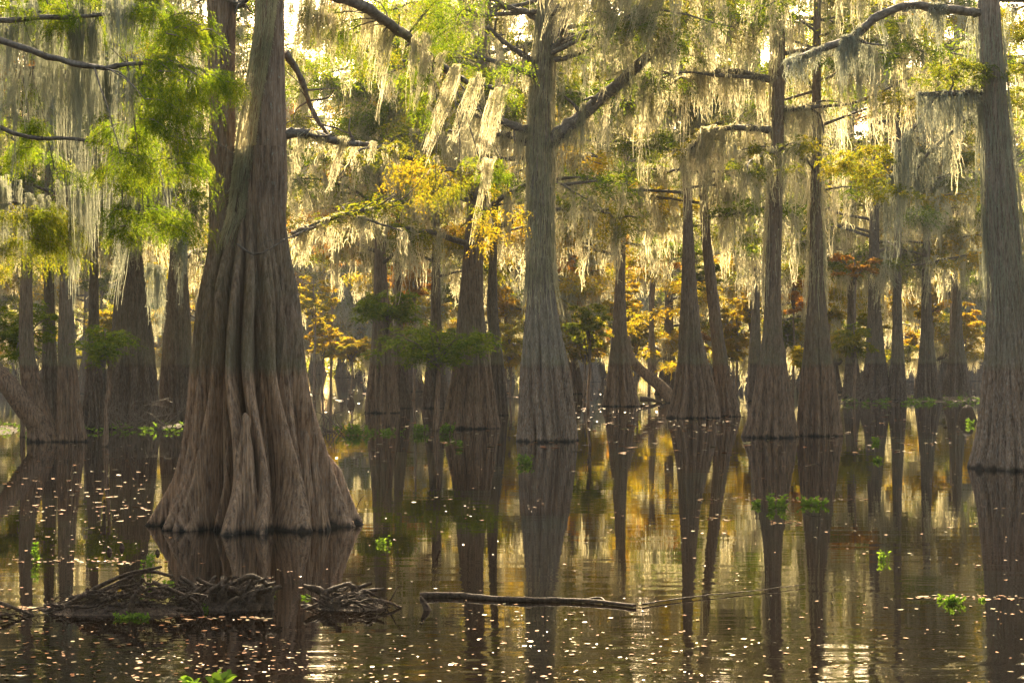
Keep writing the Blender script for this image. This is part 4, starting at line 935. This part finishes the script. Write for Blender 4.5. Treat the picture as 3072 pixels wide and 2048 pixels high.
# ------------------------------------------------------------------ floating leaves
def float_mat():
    m, nt, out = mat('floating_leaf')
    geo = N(nt, 'NewGeometry'); oi = N(nt, 'ObjectInfo')
    f = math_(nt, 'FRACT', math_(nt, 'ADD', geo.outputs['Random Per Island'], oi.outputs['Random']))
    c = ramp(nt, [(0., (.17, .05, .010)), (.35, (.22, .085, .018)), (.7, (.17, .11, .045)), (1., (.08, .085, .022))], f)
    p = N(nt, 'BsdfPrincipled'); nt.links.new(c, p.inputs['Base Color']); p.inputs['Roughness'].default_value = .6
    p.inputs['Specular IOR Level'].default_value = .15
    wet = ramp(nt, gray((.72, .75), (.76, .3)), geo.outputs['Random Per Island'])
    nt.links.new(wet, p.inputs['Roughness'])
    nt.links.new(p.outputs[0], out.inputs[0]); return m
FL = float_mat()
def leafgeo(g, cx, cy, L, W, z=.004):
    """small curled leaf: 4 x 2 patch"""
    a = R.random()*TAU; tilt = R.normal(size=2)*.06
    u = np.linspace(-1, 1, 5); w = np.array([.15, .8, 1, .75, .05])
    v = []
    for i, uu in enumerate(u):
        for s_ in (-1, 0, 1):
            x = uu*L/2; y = s_*w[i]*W/2
            v.append([x, y, z+abs(s_)*.04*W+.03*L*uu*uu+tilt[0]*x+tilt[1]*y])
    v = np.array(v); ca, sa = math.cos(a), math.sin(a)
    v[:, 2] -= v[:, 2].min()-.002
    v[:, :2] = v[:, :2]@np.array([[ca, sa], [-sa, ca]])
    v += [cx, cy, 0]
    q = [[i*3+j, i*3+j+1, i*3+j+4, i*3+j+3] for i in range(4) for j in range(2)]
    g.add(v, q)
pts = []
def scatter(n, x0, x1, y0, y1, L0, L1, pw=1.):
    for _ in range(n):
        y = y0+(y1-y0)*R.random()**pw; x = x0+(x1-x0)*R.random(); Y = depth(y)
        pts.append(((x*K-512)/F*Y, Y, (L0+(L1-L0)*R.random()**2.5)*(.95 if y > 1200 else 1)))
scatter(190, -50, 2400, 1230, 1600, .012, .05)
scatter(150, -30, 640, 1430, 1600, .025, .06)
scatter(60, 300, 900, 1450, 1600, .02, .05)
scatter(60, 900, 1500, 1380, 1600, .02, .06)
scatter(80, 1500, 2350, 1300, 1580, .02, .06)
scatter(420, -50, 2400, 1010, 1250, .025, .08)
scatter(700, 740, 2250, 925, 1040, .08, .25)
scatter(500, 1200, 1750, 925, 990, .08, .28)
scatter(500, 700, 2250, 865, 925, .2, .5)
scatter(160, 0, 350, 1010, 1200, .05, .14)
for x0, x1, y, n in [(1590, 1990, 1146, 140), (2090, 2352, 1371, 60), (1620, 1680, 1190, 20), (1770, 1840, 1200, 40), (1000, 1700, 1080, 40), (30, 400, 1288, 60), (150, 480, 1395, 60), (0, 200, 1395, 50), (380, 620, 1420, 40), (1540, 1700, 1190, 20)]:
    for _ in range(n):
        x = x0+(x1-x0)*R.random(); Y = depth(y+R.normal()*3.)
        pts.append(((x*K-512)/F*Y, Y, .02+.06*R.random()))
pts = [p_ for p_ in pts if abs(p_[0]-P(575, 0, Ym)[0]) > 1.3 or abs(p_[1]-Ym) > 1.3]
vis = sorted(range(len(pts)), key=lambda i: -(pts[i][2]/pts[i][1]**1.5) if 0 < (pts[i][0]/pts[i][1]*F+512)/K < 2352 and pts[i][1] > depth(1560) else 1)
big = vis[:300]
meshes = []
for k in range(12):
    g = Geo(); leafgeo(g, 0, 0, 1., .45+.3*R.random(), .002)
    o = g.build('floating_leaf', FL, None, True); meshes.append(o)
for n_, i in enumerate(big):
    x, y, L = pts[i]; src = meshes[n_ % 12]
    o = src if n_ < 12 else src.copy()
    if n_ >= 12: COL.objects.link(o)
    o.location = (x, y, .003); o.scale = (L, L, L*.8); o.rotation_euler = (0, 0, R.random()*TAU)
    tag(o, 'small curled brown or yellow leaf floating on the dark water', 'leaf', 'fallen leaves floating on the water')
g = Geo()
for i in vis[300:]:
    x, y, L = pts[i]; leafgeo(g, x, y, L, L*(.4+.3*R.random()))
g2 = Geo()
for _ in range(5200):           # duckweed flecks and bits of bark gathered in loose drifts
    y = 905+690*R.random()**1.25; Y = depth(y); x = -60+2470*R.random(); X = (x*K-512)/F*Y
    dn = math.sin(X*1.1+3*math.sin(Y*.37))*math.sin(Y*.9+2*math.sin(X*.5))+.5*math.sin(X*.33+Y*.21)
    if dn < R.random()*1.3-.35 or (abs(X-P(575, 0, Ym)[0]) < 1.4 and abs(Y-Ym) < 1.4): continue
    L = (.006+.016*R.random()**2)*(1+Y/45); a = R.random()*TAU; c_, s_ = math.cos(a)*L, math.sin(a)*L*.6
    g.add([[X-c_, Y-s_, .004], [X+s_, Y-c_, .004], [X+c_, Y+s_, .006], [X-s_, Y+c_, .006]], [[0, 1, 2, 3]])
# specks
tag(g.build('floating_debris', FL, None, True), 'fine leaf litter and flecks scattered over the water', 'litter', None, 'stuff')

# ------------------------------------------------------------------ haze
hz = Geo()
x0, x1, y0, y1, z0, z1 = -170, 170, -12, 300, -1, 42
v = [(x0, y0, z0), (x1, y0, z0), (x1, y1, z0), (x0, y1, z0), (x0, y0, z1), (x1, y0, z1), (x1, y1, z1), (x0, y1, z1)]
hz.add(np.array(v, float), [[0, 3, 2, 1], [4, 5, 6, 7], [0, 1, 5, 4], [1, 2, 6, 5], [2, 3, 7, 6], [3, 0, 4, 7]])
m, nt, out = mat('haze_air')
pv = N(nt, 'VolumePrincipled'); pv.inputs['Color'].default_value = (.90, .93, 1., 1); pv.inputs['Density'].default_value = .00025; pv.inputs['Anisotropy'].default_value = 0
nt.links.new(pv.outputs[0], out.inputs['Volume'])
HAZE = True
if HAZE:
    o = hz.build('haze', m, None, False); tag(o, 'thin pale morning haze in the air between the trees', 'haze', None, 'stuff')

# ------------------------------------------------------------------ light
EL, AZ = math.radians(32), math.radians(-1.5)   # azimuth from +Y toward +X
w = bpy.data.worlds.new('World'); scene.world = w; w.use_nodes = True
nt = w.node_tree; bg = nt.nodes['Background']
sky = nt.nodes.new('ShaderNodeTexSky'); sky.sky_type = 'NISHITA'; sky.sun_disc = False
sky.sun_elevation = EL; sky.dust_density = 4; sky.sun_rotation = AZ
nt.links.new(mixc(nt, sky.outputs[0], (1, .83, .59), 1., 'MULTIPLY'), bg.inputs[0]); bg.inputs[1].default_value = .15
sun = bpy.data.lights.new('sun', 'SUN'); sun.energy = 5; sun.angle = math.radians(.6); sun.color = (1, .80, .50)
so = bpy.data.objects.new('sun', sun); COL.objects.link(so)
from mathutils import Vector
dirv = Vector((math.sin(AZ)*math.cos(EL), math.cos(AZ)*math.cos(EL), math.sin(EL)))
so.rotation_euler = dirv.to_track_quat('Z', 'Y').to_euler()

cam = bpy.data.cameras.new('camera'); co = bpy.data.objects.new('camera', cam); COL.objects.link(co)
cam.lens = 60; cam.sensor_width = 36; cam.clip_end = 5000; cam.clip_start = .1
co.location = (0, 0, H); co.rotation_euler = (math.pi/2, 0, 0)
cam.shift_y = (HY*K-341)/1024
scene.camera = co
scene.view_settings.view_transform = 'Standard'; scene.view_settings.look = 'None'
scene.view_settings.exposure = 2.6; scene.view_settings.gamma = 1
c = scene.cycles
c.max_bounces = 8; c.diffuse_bounces = 4; c.glossy_bounces = 3; c.transmission_bounces = 7; c.volume_bounces = 0; c.transparent_max_bounces = 6
c.use_denoising = True; c.sample_clamp_indirect = 6; c.caustics_reflective = False; c.caustics_refractive = False
